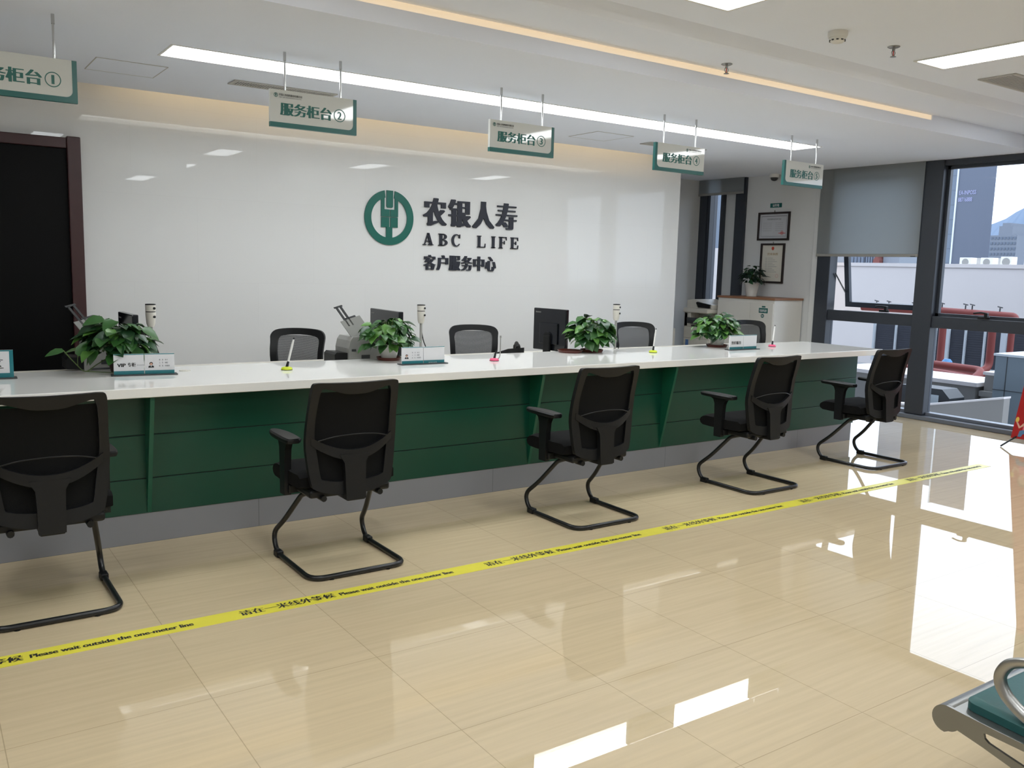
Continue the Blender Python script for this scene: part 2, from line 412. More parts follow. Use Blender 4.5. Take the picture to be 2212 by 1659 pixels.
bm = BM(); box(bm, 8.325, 8.54, 2.45, 6.22, 0.0, 0.045, 0.008); box(bm, 8.40, 8.50, 2.45, 6.22, 0.045, 0.075, 0.004); obj('sill', bm, M['alu_mid'], w1)
bm = BM(); box(bm, 8.365, A1, 2.45, 6.22, 2.50, 2.556); obj('head', bm, M['alu_dark'], w1)
for (y0, y1, z0, z1) in ((5.045,6.05,0.07,0.93), (3.75,4.845,0.07,0.93), (3.75,4.845,1.045,2.5), (2.6,3.55,0.07,0.93), (2.6,3.55,1.045,2.5)):
    bm = BM(); box(bm, 8.44, 8.446, y0, y1, z0, z1); obj('pane', bm, M['glass'], w1)
for (y0, y1, z0, z1) in ((3.75,4.845,1.045,2.5), (2.6,3.55,1.045,2.5)):
    bm = BM()
    for q in ((y0,y0+.03,z0,z1), (y1-.03,y1,z0,z1), (y0,y1,z0,z0+.03), (y0,y1,z1-.03,z1)): box(bm, 8.42, 8.465, *q)
    obj('glazing_bead', bm, M['alu_dark'], w1)
# the open top-hung sash in the left bay
bm = BM(); SW = (5.055, 6.04); zt, ang = 2.48, math.radians(9.5)
def sash(y, d, x=0.0):   # d below the hinge
    return Vector((8.45+math.sin(ang)*d+math.cos(ang)*x, y, zt-math.cos(ang)*d+math.sin(ang)*x))
def sbox(bm, y0, y1, d0, d1, x0=-0.02, x1=0.025):
    o = sash(y0, d0, x0); obox(bm, o, YA, (sash(y0,d1,x0)-o).normalized(), (sash(y0,d0,x1)-o).normalized(), y1-y0, d1-d0, x1-x0)
for q in ((SW[0], SW[0]+.055, 0, 1.42), (SW[1]-.055, SW[1], 0, 1.42), (SW[0]+.055, SW[1]-.055, 0, .055), (SW[0]+.055, SW[1]-.055, 1.365, 1.42)): sbox(bm, *q)
sa = obj('sash', bm, M['alu_dark'], w1)
bm = BM(); sbox(bm, SW[0]+.055, SW[1]-.055, .055, 1.365, 0.0, 0.006); obj('pane', bm, M['glass'], sa)
bm = BM(); p0 = Vector((8.44, 6.035, 1.44)); p1 = sash(6.03, 1.26, -0.025); 
tube(bm, [p0, p0.lerp(p1, .5), p1], 0.009, 6); obj('stay_arm', bm, M['steel'], sa)
def handle(o, nrm=1):
    bm = BM(); x, y, z = o
    box(bm, x-0.02, x+0.0, y-0.055, y+0.055, z-0.012, z+0.012, 0.004)
    box(bm, x-0.05, x-0.015, y-0.05, y-0.02, z, z+0.05, 0.004)
    tube(bm, spline([(x-0.04, y-0.035, z+0.045), (x-0.045, y+0.02, z+0.05), (x-0.045, y+0.08, z+0.04)], 4), 0.008, 8)
    return bm
obj('handle', handle((8.365, 4.33, 1.057)), M['black'], w1)
obj('handle', handle((8.455, 5.42, 1.062)), M['black'], w1)
# window_2: the narrow window in the alcove
w2 = bpy.data.objects.new('window_2', None); C.objects.link(w2); w2['kind'] = 'structure'
bm = BM(); box(bm, 8.37, 8.5, 7.87, 8.05, 0.05, 2.56); box(bm, 8.355, 8.37, 7.915, 7.935, 0.05, 2.56); obj('jamb', bm, M['alu_dark'], w2)
bm = BM(); box(bm, 8.36, 8.5, 7.655, 7.69, 0.05, 2.56); obj('mullion', bm, M['alu_dark'], w2)
bm = BM(); box(bm, 8.36, 8.5, 7.31, 7.455, 0.05, 2.56); obj('jamb', bm, M['alu_dark'], w2)
bm = BM(); box(bm, 8.325, 8.54, 7.31, 8.05, 0.0, 0.06); obj('sill', bm, M['alu_mid'], w2)
bm = BM(); box(bm, 8.44, 8.446, 7.69, 7.87, 0.06, 2.56); obj('pane', bm, M['glass'], w2)
bm = BM(); box(bm, 8.42, 8.46, 7.455, 7.655, 0.06, 2.56); obj('infill_panel', bm, M['paint'], w2)
# pillar casing between the two windows, and door
bm = BM(); box(bm, 8.365, 8.40, 6.22, 6.30, 0, 2.556, 0.004); struct('trim_1', bm, M['paint'])
bm = BM(); box(bm, 8.38, 8.40, 6.30, 7.31, 0, 0.08); struct('baseboard_right', bm, M['paint'])
d1 = bpy.data.objects.new('door_1', None); C.objects.link(d1); d1['kind'] = 'structure'
bm = BM(); box(bm, -0.12, 0.955, 6.70, 6.757, 0, 2.13); obj('door_leaf', bm, M['door_leaf'], d1)
bm = BM(); box(bm, 0.935, 1.02, 6.665, 6.757, 0, 2.205, 0.006); box(bm, -0.19, -0.105, 6.665, 6.757, 0, 2.205, 0.006); box(bm, -0.105, 0.935, 6.672, 6.757, 2.125, 2.195, 0.006)
obj('door_frame', bm, M['door_frame'], d1)

# ------------------------------------------------------------------ ceiling fittings and lamps
t = thing('linear_ceiling_light', 'long bright white recessed strip light above the service counter', 'ceiling light', (4.04, 5.275, ZS))
bm = BM(); box(bm, -2.782, 2.782, -.147, .147, 0.034, 0.040); obj('diffuser', bm, M['strip'], t)
bm = BM()
for q in ((-2.795,2.795,-.16,-.147), (-2.795,2.795,.147,.16), (-2.795,-2.782,-.147,.147), (2.782,2.795,-.147,.147)): box(bm, *q, -0.003, 0.0)
for q in ((-2.7835,2.7835,-.1485,-.147), (-2.7835,2.7835,.147,.1485), (-2.7835,-2.782,-.147,.147), (2.782,2.7835,-.147,.147)): box(bm, *q, 0.0, 0.04)
obj('trim_frame', bm, M['white'], t)
pl = thing('panel_light', 'bright white recessed panel light at the upper right by the ceiling vent', 'ceiling light', (5.245, 2.6, ZH), 0, 'recessed panel lights in the main ceiling')
bm = BM(); box(bm, -.145, .145, -.59, .59, -0.004, 0.0); obj('diffuser', bm, M['panel'], pl)
bm = BM()
for q in ((-.16,.16,-.605,-.59), (-.16,.16,.59,.605), (-.16,-.145,-.59,.59), (.145,.16,-.59,.59)): box(bm, *q, -0.007, 0.0)
obj('trim_frame', bm, M['white'], pl)
dup(pl, (3.295, 2.6, ZH), label='bright white panel light cut by the top edge of the picture')
for x, y, lb in ((1.35, 2.6, 'added panel light out of view, third from the windows'), (-0.6, 2.6, 'added panel light out of view, fourth from the windows'), (7.2, 2.6, 'added panel light out of view beside the windows'),
             (5.245, 0.1, 'added panel light out of view in the second row by the vent'), (3.295, 0.1, 'added panel light out of view in the second row, middle'), (1.35, 0.1, 'added panel light out of view above the camera'), (-0.6, 0.1, 'added panel light out of view in the second row, far left'),
             (3.295, -2.2, 'added panel light out of view in the last row, right'), (0.35, -2.2, 'added panel light out of view in the last row, left')):
    dup(pl, (x, y, ZH), label=lb)  # further panels out of view, added to light the hall
bm = BM(); box(bm, -1.5, 6.655, 4.005, 4.025, ZS+0.083, ZM-0.002)
tag(obj('cove_light', bm, M['cove']), 'thin warm yellow light line running along the ceiling step', 'light strip')
bm = BM(); box(bm, 1.25, 6.4, 6.50, 6.525, 2.835, 2.855)
tag(obj('led_strip', bm, M['backcove']), 'hidden warm light strip washing the top of the logo wall', 'light strip')

def vent(name, label, x, y, z, sx, sy, n, along='x'):
    t = thing(name, label, 'air vent', (x, y, z))
    bm = BM(); box(bm, -sx/2, sx/2, -sy/2, sy/2, -0.003, 0.0); obj('backing', bm, M['vent_dark'], t)
    bm = BM(); fw = 0.022
    for q in ((-sx/2-fw, sx/2+fw, -sy/2-fw, -sy/2), (-sx/2-fw, sx/2+fw, sy/2, sy/2+fw), (-sx/2-fw, -sx/2, -sy/2, sy/2), (sx/2, sx/2+fw, -sy/2, sy/2)): box(bm, *q, -0.008, 0.0, 0.002, 1)
    obj('frame', bm, M['vent'], t)
    bm = BM()
    for i in range(n):
        if along == 'x':
            c = -sy/2+sy*(i+.5)/n; box(bm, -sx/2, sx/2, c-.005, c+.005, -.006, -.003)
        else:
            c = -sx/2+sx*(i+.5)/n; box(bm, c-.0045, c+.0045, -sy/2, sy/2, -.006, -.003)
    obj('slats', bm, M['vent'], t)
    return t
vent('air_vent', 'slatted air vent in the ceiling behind the second hanging sign', 2.15, 5.89, ZS, 0.66, 0.11, 40, 'y')
vent('air_vent', 'slatted air vent in the ceiling behind the fourth hanging sign', 5.90, 6.04, ZS, 0.66, 0.11, 40, 'y')
vent('air_vent', 'grey slatted vent at the right edge of the ceiling beside the panel light', 6.18, 3.10, ZH, 0.62, 0.20, 12, 'x')
def hatch(label, x, y):
    t = thing('access_hatch', label, 'hatch', (x, y, ZS))
    bm = BM(); box(bm, -.195, .195, -.195, .195, -0.002, 0); obj('hatch_door', bm, M['ceil'], t)
    bm = BM()
    for q in ((-.2,.2,-.2,-.195), (-.2,.2,.195,.2), (-.2,-.195,-.195,.195), (.195,.2,-.195,.195)): box(bm, *q, -0.003, 0)
    obj('edge_gap', bm, M['vent'], t)
hatch('square ceiling access hatch between the first hanging sign and the strip light', 1.175, 5.93)
hatch('square ceiling access hatch between the third and fourth hanging signs', 5.02, 6.03)
t = thing('smoke_detector', 'round white smoke detector on the ceiling left of the sprinkler', 'smoke detector', (4.20, 3.10, ZH))
bm = BM(); lathe(bm, [(.052,0), (.052,-.022), (.047,-.032)], seg=32); obj('base', bm, M['white'], t, True)
bm = BM(); lathe(bm, [(.042,-.032), (.040,-.045), (.030,-.056), (.012,-.060)], seg=32); obj('sensor_head', bm, M['white'], t, True)
bm = BM()
for k in range(10):
    a = 2*PI*k/10; u = Vector((-math.sin(a), math.cos(a), 0)); c = Vector((math.cos(a)*.0385, math.sin(a)*.0385, -.046)); obox(bm, c-u*.006-ZA*.003, u, ZA, u.cross(ZA), .012, .006, .004)
obj('slots', bm, M['dgrey'], t)
def sprinkler(label, x, y, z):
    t = thing('sprinkler', label, 'sprinkler', (x, y, z))
    bm = BM(); lathe(bm, [(.034,0), (.034,-.003), (.024,-.008)], seg=20); obj('rosette', bm, M['steel'], t, True)
    bm = BM(); cyl(bm, (0,0,-.006), (0,0,-.024), .010, .008, 10)
    for s in (-1, 1): tube(bm, spline([(s*.006,0,-.02), (s*.016,0,-.034), (s*.004,0,-.054)], 4), .0025, 6)
    obj('body', bm, M['steel'], t, True)
    bm = BM(); cyl(bm, (0,0,-.054), (0,0,-.057), .015, .017, 14); obj('deflector', bm, M['steel'], t)
    bm = BM(); cyl(bm, (0,0,-.024), (0,0,-.050), .0028, .0028, 8); obj('glass_bulb', bm, M['red_print'], t)
sprinkler('steel sprinkler head on the main ceiling right of the smoke detector', 4.70, 3.09, ZH)
sprinkler('steel sprinkler head on the ceiling band by the warm light line', 4.19, 3.87, ZM)
t = thing('dome_camera', 'small dark dome security camera on the wall beside the fifth hanging sign', 'security camera', (8.32, 6.86, ZS))
bm = BM(); lathe(bm, [(.055,0), (.055,-.03), (.05,-.04)], seg=24); obj('base', bm, M['white'], t, True)
bm = BM(); lathe(bm, [(.042,-.04), (.04,-.055), (.03,-.07), (.012,-.078)], seg=24); obj('dome', bm, M['dgrey'], t, True)

# ------------------------------------------------------------------ hanging signs
def circle_pts(cx, cy, r, n=40): return [(cx+r*math.cos(2*PI*i/n), cy+r*math.sin(2*PI*i/n)) for i in range(n)]
def ring(bm, c, r0, r1, o, u, v, lift=0.0006, n=40, mi=0):
    o, u, v = Vector(o), Vector(u), Vector(v); nn = u.cross(v)
    f = lambda r, i: o+u*(c[0]+r*math.cos(2*PI*i/n))+v*(c[1]+r*math.sin(2*PI*i/n))+nn*lift
    A = [bm.verts.new(f(r0, i)) for i in range(n)]; B = [bm.verts.new(f(r1, i)) for i in range(n)]
    for i in range(n): bm.faces.new([A[i], B[i], B[(i+1)%n], A[(i+1)%n]]).material_index = mi
def disc(bm, c, r, o, u, v, lift=0.0006, n=28, mi=0):
    o, u, v = Vector(o), Vector(u), Vector(v); nn = u.cross(v)
    bm.faces.new([bm.verts.new(o+u*p[0]+v*p[1]+nn*lift) for p in circle_pts(*c, r, n)]).material_index = mi
def rect(bm, x0, x1, y0, y1, o, u, v, lift=0.0006, mi=0):
    o, u, v = Vector(o), Vector(u), Vector(v); nn = u.cross(v)
    bm.faces.new([bm.verts.new(o+u*a+v*b+nn*lift) for a, b in ((x0,y0),(x1,y0),(x1,y1),(x0,y1))]).material_index = mi
def emblem(bm, c, R, o, u, v, lift=0.0006, mi=0):
    ring(bm, c, R*.74, R, o, u, v, lift, mi=mi)
    for q in ((-.10,.14,.36,.99), (-.33,-.17,.05,.9), (.21,.35,.05,.9), (-.33,0.0,-.35,.33), (.05,.35,-.35,.33), (-.12,.12,-.9,-.35)):
        rect(bm, c[0]+q[0]*R, c[0]+q[1]*R, c[1]+q[2]*R, c[1]+q[3]*R, o, u, v, lift, mi)
SWD, SHT, STH = 0.512, 0.200, 0.022
def hanging_sign(num, x, label, mirror=False):
    t = thing('hanging_sign', label, 'sign', (x, 4.88, ZS), 0, 'numbered counter signs hanging from the ceiling')
    zb, zt_ = -0.405, -0.205
    side, bot, r = 0.022, 0.026, 0.03
    def X(a): return SWD-a if mirror else a
    bm = BM()
    pan = [(0, bot)] + [(SWD-side-r+r*math.sin(k*PI/12), bot+r-r*math.cos(k*PI/12)) for k in range(7)] + [(SWD-side, SHT), (0, SHT)]
    pts = [(X(a), b) for a, b in pan]
    if mirror: pts = pts[::-1]
    prism(bm, pts, (0, STH/2, zb), XA, ZA, STH); obj('panel', bm, M['sign_panel'], t)
    bm = BM()
    co = [(SWD-side-r+r*math.sin(k*PI/12), bot+r-r*math.cos(k*PI/12)) for k in range(7)]
    brd = [(0, 0), (SWD, 0), (SWD, SHT), (SWD-side, SHT)] + co[::-1] + [(0, bot)]
    pts = [(X(a), b) for a, b in brd]
    if mirror: pts = pts[::-1]
    prism(bm, pts, (0, STH/2+.001, zb), XA, ZA, STH+.002); obj('border', bm, M['teal'], t)
    bm = BM(); o = Vector((0, -STH/2-.0005, zb)); xa = 0.055 if not mirror else 0.075
    put_text(bm, '服务柜台', o+XA*xa+ZA*.066, XA, ZA, .305, .068, 0.06, -0.003)
    cx = xa+.305+.046
    ring(bm, (cx, .100), .031, .0355, o, XA, ZA, .0008)
    dw = .013 if num == 1 else .026
    put_text(bm, str(num), o+XA*(cx-dw/2)+ZA*.079, XA, ZA, dw, .042, 0.035, 0.0)
    flatobj('lettering', bm, M['sign_text'], t)
    bm = BM(); hx = 0.032 if not mirror else 0.325
    emblem(bm, (hx, .170), .0115, o, XA, ZA, .0008); flatobj('emblem', bm, M['sign_text'], t)
    bm = BM()
    put_text(bm, '农银人寿保险股份有限公司', o+XA*(hx+.018)+ZA*.168, XA, ZA, .132, .0125, 0.03, 0)
    put_text(bm, 'ABC LIFE INSURANCE CO.,LTD.', o+XA*(hx+.018)+ZA*.157, XA, ZA, .130, .0070, 0.02, 0, mi=1)
    flatobj('company_name', bm, [M['ink'], M['grey_print']], t)
    for rx in (0.088, SWD-.095):
        bm = BM(); cyl(bm, (rx, 0, zt_), (rx, 0, 0), .0055, seg=12); cyl(bm, (rx, 0, -.045), (rx, 0, 0), .0080, seg=12)
        obj('rod', bm, M['chrome'], t, True)
    return t
hanging_sign(1, 0.228, 'white and green hanging sign with circled number 1')
hanging_sign(2, 1.698, 'white and green hanging sign with circled number 2')
hanging_sign(3, 3.133, 'white and green hanging sign with circled number 3')
hanging_sign(4, 4.572, 'white and green hanging sign with circled number 4', True)
hanging_sign(5, 6.020, 'white and green hanging sign with circled number 5', True)

# ------------------------------------------------------------------ logo and letters on the back wall
YWL = YB-0.001
t = thing('wall_emblem', 'round green wheat emblem mounted on the white back wall', 'emblem', (3.363, YWL, 1.798))
R = 0.226; dp = 0.012
def arc(r0, r1, a0, a1, n=36):
    return [(r1*math.cos(a0+(a1-a0)*i/n), r1*math.sin(a0+(a1-a0)*i/n)) for i in range(n+1)]+[(r0*math.cos(a1-(a1-a0)*i/n), r0*math.sin(a1-(a1-a0)*i/n)) for i in range(n+1)]
bm = BM()
aL, aR = PI/2+.205, PI/2-.222
ng = 60
outer = [(R*math.cos(aL+(2*PI-(aL-aR))*i/ng), R*math.sin(aL+(2*PI-(aL-aR))*i/ng)) for i in range(ng+1)]
inner = [(R*.735*math.cos(aL+.02+(2*PI-(aL-aR)-.06)*i/ng), R*.735*math.sin(aL+.02+(2*PI-(aL-aR)-.06)*i/ng)) for i in range(ng+1)]
slab(bm, [(p[0], 0, p[1]) for p in outer], [(p[0], 0, p[1]) for p in inner], (0, -dp, 0))
obj('ring', bm, M['logo'], t)
bm = BM()
S = lambda pts: [(a*R, b*R) for a, b in pts]
prism(bm, S([(-.325,-.35),(-.005,-.35),(-.005,.015),(-.325,.015)]), (0,0,0), XA, ZA, dp-.001)
prism(bm, S([(.045,-.35),(.345,-.35),(.345,.015),(.045,.015)]), (0,0,0), XA, ZA, dp)
prism(bm, S([(-.335,.035),(.01,.035),(.01,.30),(-.20,.30),(-.20,.93),(-.335,.80)]), (0,0,0), XA, ZA, dp-.001)
prism(bm, S([(.045,.035),(.355,.035),(.355,.80),(.225,.93),(.225,.30),(.045,.30)]), (0,0,0), XA, ZA, dp-.001)
prism(bm, S([(-.115,.41),(-.085,.365),(.115,.365),(.145,.41),(.145,.985),(-.115,.99)]), (0,0,0), XA, ZA, dp-.001)
prism(bm, S([(-.125,-.80),(.125,-.80),(.125,-.34),(-.125,-.34)]), (0,0,0), XA, ZA, dp-.001)
obj('wheat_ear', bm, M['logo'], t)
def wall_letters(name, chars, x0, z0, cw, ch, pitch, label0, heavy=0.075, off=-0.006, words=None):
    for i, c in enumerate(chars):
        bm = BM()
        put_text(bm, c, (x0+pitch*i, YWL, z0), XA, ZA, cw, ch, heavy, off, depth=0.013, lift=0)
        o = flatobj(name, bm, M['navy'], None)
        tag(o, label0 % (words[i] if words else c), 'letter', label0.split(' %s')[0].replace('%s', '').strip()[:40] + ' characters')
ordw = ['first', 'second', 'third', 'fourth', 'fifth', 'sixth']
wall_letters('raised_character', '农银人寿', 3.682, 1.752, 0.235, 0.235, 0.248, 'large navy raised character, %s of the top row beside the emblem', words=ordw)
wall_letters('raised_character', '客户服务中心', 3.695, 1.374, 0.118, 0.128, 0.1255, 'small navy raised character, %s of the bottom row of the wall lettering', words=ordw)
# serif capitals
def serif(c):
    P = []
    if c == 'A':
        P += [[(0.02,0),(0.34,0),(0.34,.07),(0.02,.07)], [(0.50,0),(1.0,0),(1.0,.07),(0.50,.07)], [(0.13,.05),(0.22,.05),(0.53,.93),(0.45,1.0)], [(0.60,.05),(0.92,.05),(0.60,1.0),(0.42,1.0)], [(0.26,.28),(0.68,.28),(0.66,.36),(0.28,.36)]]
    if c in 'BLIFE':
        sx = .30 if c == 'I' else .10; sw = .28
        P += [[(sx,.0),(sx+sw,0),(sx+sw,1),(sx,1)], [(sx-.10,0),(sx+sw+.10,0),(sx+sw+.10,.07),(sx-.10,.07)], [(sx-.10,.93),(sx+sw+.10,.93),(sx+sw+.10,1),(sx-.10,1)]]
    if c == 'B':
        for cy, ry, rx in ((.755,.245,.42), (.265,.265,.50)):
            n = 12; ou = [(.42+rx*math.sin(PI*i/n), cy+ry*math.cos(PI*i/n)) for i in range(n+1)]; iu = [(.42+(rx-.24)*math.sin(PI*i/n), cy+(ry-.07)*math.cos(PI*i/n)) for i in range(n+1)]
            for i in range(n): P.append([ou[i], ou[i+1], iu[i+1], iu[i]])
        P += [[(.3,.93),(.44,.93),(.44,1),(.3,1)], [(.3,.46),(.44,.46),(.44,.53),(.3,.53)], [(.3,0),(.44,0),(.44,.07),(.3,.07)]]
    if c == 'C':
        n = 20; a0 = math.radians(38); a1 = math.radians(322)
        ou = [(.52+.50*math.cos(a0+(a1-a0)*i/n), .5+.52*math.sin(a0+(a1-a0)*i/n)) for i in range(n+1)]
        iu = [(.60+.34*math.cos(a0+(a1-a0)*i/n), .5+.44*math.sin(a0+(a1-a0)*i/n)) for i in range(n+1)]
        for i in range(n): P.append([ou[i], ou[i+1], iu[i+1], iu[i]])
        P += [[(.86,.68),(.93,.66),(.96,1.0),(.88,1.0)], [(.90,.82),(.92,.66),(.80,.70),(.78,.80)]]
    if c == 'L': P += [[(.3,0),(.95,0),(.95,.07),(.3,.07)], [(.88,.0),(.98,0),(1.0,.34),(.95,.34)]]
    if c == 'F' or c == 'E':
        P += [[(.3,.93),(.95,.93),(.95,1),(.3,1)], [(.86,1),(.96,1),(.98,.70),(.93,.70)], [(.3,.47),(.72,.47),(.72,.54),(.3,.54)], [(.66,.36),(.73,.36),(.73,.66),(.66,.66)]]
    if c == 'E': P += [[(.3,0),(.95,0),(.95,.07),(.3,.07)], [(.88,0),(.98,0),(1.02,.32),(.96,.32)]]
    return P
for c, x, wd in (('A',3.682,.105), ('B',3.838,.098), ('C',3.968,.092), ('L',4.234,.088), ('I',4.368,.088), ('F',4.468,.085), ('E',4.595,.085)):
    bm = BM(); zz = 1.690 - (x-3.682)*0.004
    for q in serif(c):
        pts = [(a*wd, b*.104) for a, b in q]
        if sum(p[0]*r_[1]-r_[0]*p[1] for p, r_ in zip(pts, pts[1:]+pts[:1])) < 0: pts = pts[::-1]
        prism(bm, pts, (x, YWL, zz-.105), XA, ZA, .013)
    o = obj('raised_letter', bm, M['navy'])
    tag(o, 'navy raised serif capital letter %s in the middle row of the wall lettering' % c, 'letter', 'serif capitals on the back wall')

# ------------------------------------------------------------------ the counter
CX0, CX1, CYF, CYB, CZ = -1.6, 6.865, 4.385, 5.205, 0.803
YP = 4.535
t = thing('service_counter', 'long service counter with green front panels and white stone top', 'counter', (0, 0, 0))
bm = BM(); box(bm, CX0, CX1, CYF, CYB, CZ-0.047, CZ, 0.003, 1); obj('countertop', bm, M['stone'], t)
bm = BM(); box(bm, CX0+.1, 6.72, YP+0.004, YP+0.06, 0.0, 0.153); box(bm, 6.66, 6.72, YP+.06, 5.12, 0, .153); obj('plinth', bm, M['plinth'], t)
ribs = [-1.385, -0.22, 0.945, 2.11, 3.275, 4.44, 5.605]
edges = [CX0+.1] + ribs + [6.74]
for a, b in zip(edges, edges[1:]):
    bm = BM()
    for z0, z1 in ((0.153, 0.327), (0.332, 0.546), (0.551, CZ-0.047)): box(bm, a+.001, b-.001, YP, YP+0.05, z0, z1, 0.0015, 1)
    box(bm, a+.001, b-.001, YP+.004, YP+.05, .327, .551, mi=1)
    obj('front_panel', bm, [M['green'], M['groove']], t)
bm = BM(); box(bm, 6.69, 6.74, YP+.05, 5.12, .153, CZ-.047); obj('end_panel', bm, M['green'], t)
for x in ribs:
    bm = BM(); prism(bm, [(0, .155), (0, CZ-.048), (-.135, CZ-.048), (-.135, CZ-.065)], (x-.010, YP, 0), YA, ZA, .020); obj('rib_bracket', bm, M['green_edge'], t)
bm = BM(); lathe(bm, [(.03,0), (.03,.003), (.024,.004)], (1.245, 4.99, CZ), 20); obj('cable_grommet', bm, M['offwhite'], t)
# staff desk behind the counter
t = thing('staff_desk', 'low grey staff desk behind the white service counter', 'desk', (0, 0, 0))
bm = BM(); box(bm, CX0, 6.7, 5.215, 5.82, .715, .74, .003, 1); obj('desk_top', bm, M['offwhite'], t)
for x in (-1.5, 0.1, 1.35, 3.1, 4.7, 6.6):
    bm = BM(); box(bm, x-.02, x+.02, 5.25, 5.78, 0, .715); obj('leg_panel', bm, M['grey'], t)

# ------------------------------------------------------------------ visitor chairs
def yb(z):        # profile of the back, local y at height z
    P = [(.33,-.168), (.45,-.158), (.60,-.150), (.72,-.166), (.90,-.215)]
    for (z0, y0), (z1, y1) in zip(P, P[1:]):
        if z <= z1: return y0+(y1-y0)*(z-z0)/(z1-z0)
    return P[-1][1]
def visitor_chair(loc, label):
    t = thing('visitor_chair', label, 'chair', loc, 0, 'black cantilever visitor chairs in front of the counter')
    # sled frame: one bent tube
    half = [(.165,-.06,.365), (.178,.02,.335), (.212,.155,.185), (.232,.232,.085), (.235,.20,.0135)]
    L = [Vector((-a, b, c)) for a, b, c in half]; Rr = [Vector(q) for q in half]
    top = fillet([Rr[0], Rr[1], Rr[2], Vector((.233,.255,.10)), Vector((.235,.205,.0135)), Vector((.235,-.245,.0135)), Vector((-.235,-.245,.0135)), Vector((-.235,.205,.0135)), Vector((-.233,.255,.10)), L[2], L[1], L[0]], [0,.02,.05,.09,.05,.075,.075,.05,.09,.05,.02,0], 6)
    bm = BM(); tube(bm, top, .0125, 10); obj('sled_frame', bm, M['black_t'], t, True)
    for sx, sy in ((-1,1), (1,1), (-1,-1), (1,-1)):
        bm = BM()
        if sy > 0: box(bm, sx*.235-.017, sx*.235+.017, .150, .205, 0, .032, .006)
        else: cyl(bm, (sx*.14, -.245, 0), (sx*.14, -.245, .006), .012, seg=10)
        obj('foot_glide', bm, M['black'], t)
    bm = BM(); box(bm, -.20, .20, -.14, .13, .352, .392, .012); box(bm, -.235, -.17, .03, .10, .345, .385, .006); box(bm, .17, .235, .03, .10, .345, .385, .006)
    for s in (-1, 1): cyl(bm, (s*.14, -.16, .352), (s*.14, -.10, .352), .014, seg=10)
    obj('seat_plate', bm, M['black'], t)
    # cushion
    bm = BM(); n = 10; rows = []
    prof = [(-.115,.40), (-.115,.450), (-.09,.466), (0,.462), (.14,.465), (.20,.466), (.235,.458), (.257,.440), (.263,.420), (.255,.398), (.232,.384), (.16,.380), (-.09,.388)]
    for i in range(n+1):
        s = i/n*2-1; x = .235*s; k = 1-abs(s)**12*.22; z0 = .424
        rows.append([bm.verts.new((x, (y-.04)*(1-abs(s)**8*.06)+.04, z0+(z-z0)*k)) for y, z in prof])
    m_ = len(prof)
    for a, b in zip(rows, rows[1:]):
        for j in range(m_): bm.faces.new([a[j], a[(j+1)%m_], b[(j+1)%m_], b[j]])
    bm.faces.new(rows[0][::-1]); bm.faces.new(rows[-1]); obj('seat_cushion', bm, M['black_f'], t, True)
    # arms
    for s in (-1, 1):
        bm = BM()
        prism(bm, [(.045,.335), (.105,.335), (.110,.50), (.113,.555), (.125,.582), (.16,.598), (-.015,.598), (.022,.582), (.036,.555), (.042,.50)], (s*.235-.016, 0, 0), YA, ZA, .032)
        ar = obj('armrest', bm, M['black'], t)
        bm = BM()
        pts = [(p.x, p.y) for p in spline([(-.02,-.05,0), (.022,-.05,0), (.038,-.03,0), (.042,.06,0), (.036,.17,0), (.02,.235,0), (0,.248,0), (-.02,.235,0), (-.036,.17,0), (-.042,.06,0), (-.038,-.03,0)], 2)]
        NP = len(pts)
        ring1 = [(a*.9, b*.98) for a, b in pts]
        v0 = [bm.verts.new((s*(.235+a), b, .596)) for a, b in ring1]; v1 = [bm.verts.new((s*(.235+a), b, .604)) for a, b in pts]
        v2 = [bm.verts.new((s*(.235+a), b, .615-abs(b-.1)*.02)) for a, b in pts]; v3 = [bm.verts.new((s*(.235+a*.8), b*.97, .622-abs(b-.1)*.02)) for a, b in pts]
        for A, B in ((v0,v1), (v1,v2), (v2,v3)):
            for k in range(NP): bm.faces.new([A[k], A[(k+1)%NP], B[(k+1)%NP], B[k]])
        bm.faces.new(v0[::-1]); bm.faces.new(v3); obj('arm_pad', bm, M['black'], ar, True)
    # back frame: ring between an outer and an inner outline, bent along the profile
    def lift(p, off=0.0):
        x, z = p; return Vector((x, yb(z)+off-(x/.22)**2*-.018, z))
    out = [(0,.886), (.12,.888), (.188,.889), (.207,.878), (.213,.83), (.217,.74), (.222,.62), (.214,.52), (.200,.43), (.182,.398), (.10,.372), (0,.362)]
    inn = [(0,.832), (.06,.836), (.150,.862), (.168,.852), (.176,.81), (.182,.72), (.182,.64), (.168,.54), (.156,.455), (.145,.440), (.09,.428), (0,.424)]
    out, inn = smooth2(out), smooth2(inn)
    O = out + [(-a, b) for a, b in out[-2:0:-1]]; I = inn + [(-a, b) for a, b in inn[-2:0:-1]]
    O.append(O[0]); I.append(I[0])
    bm = BM(); slab(bm, [lift(p, -.012) for p in O], [lift(p, -.010) for p in I], (0, .026, 0)); obj('back_frame', bm, M['black'], t, True)
    bm = BM(); zs = [.40+.46*i/10 for i in range(11)]
    rows = [[bm.verts.new((x, yb(z)+(x/.22)**2*.018+.008, z if z < .85 else min(z, .845))) for x in [-.19+.38*k/8 for k in range(9)]] for z in zs]
    for a, b in zip(rows, rows[1:]):
        for k in range(8): bm.faces.new([a[k], a[k+1], b[k+1], b[k]])
    obj('mesh_panel', bm, M['black_m'], t, True)
    # lumbar shell behind: curved top beam and spine
    bm = BM(); n = 16
    def arcz(x): return .574+.066*(abs(x)/.2)**2.0
    def arcy(x, z): return yb(z)-.014-.022*(1-(x/.2)**2)+.018*(x/.22)**2
    xs = [-.198+.396*i/n for i in range(n+1)]
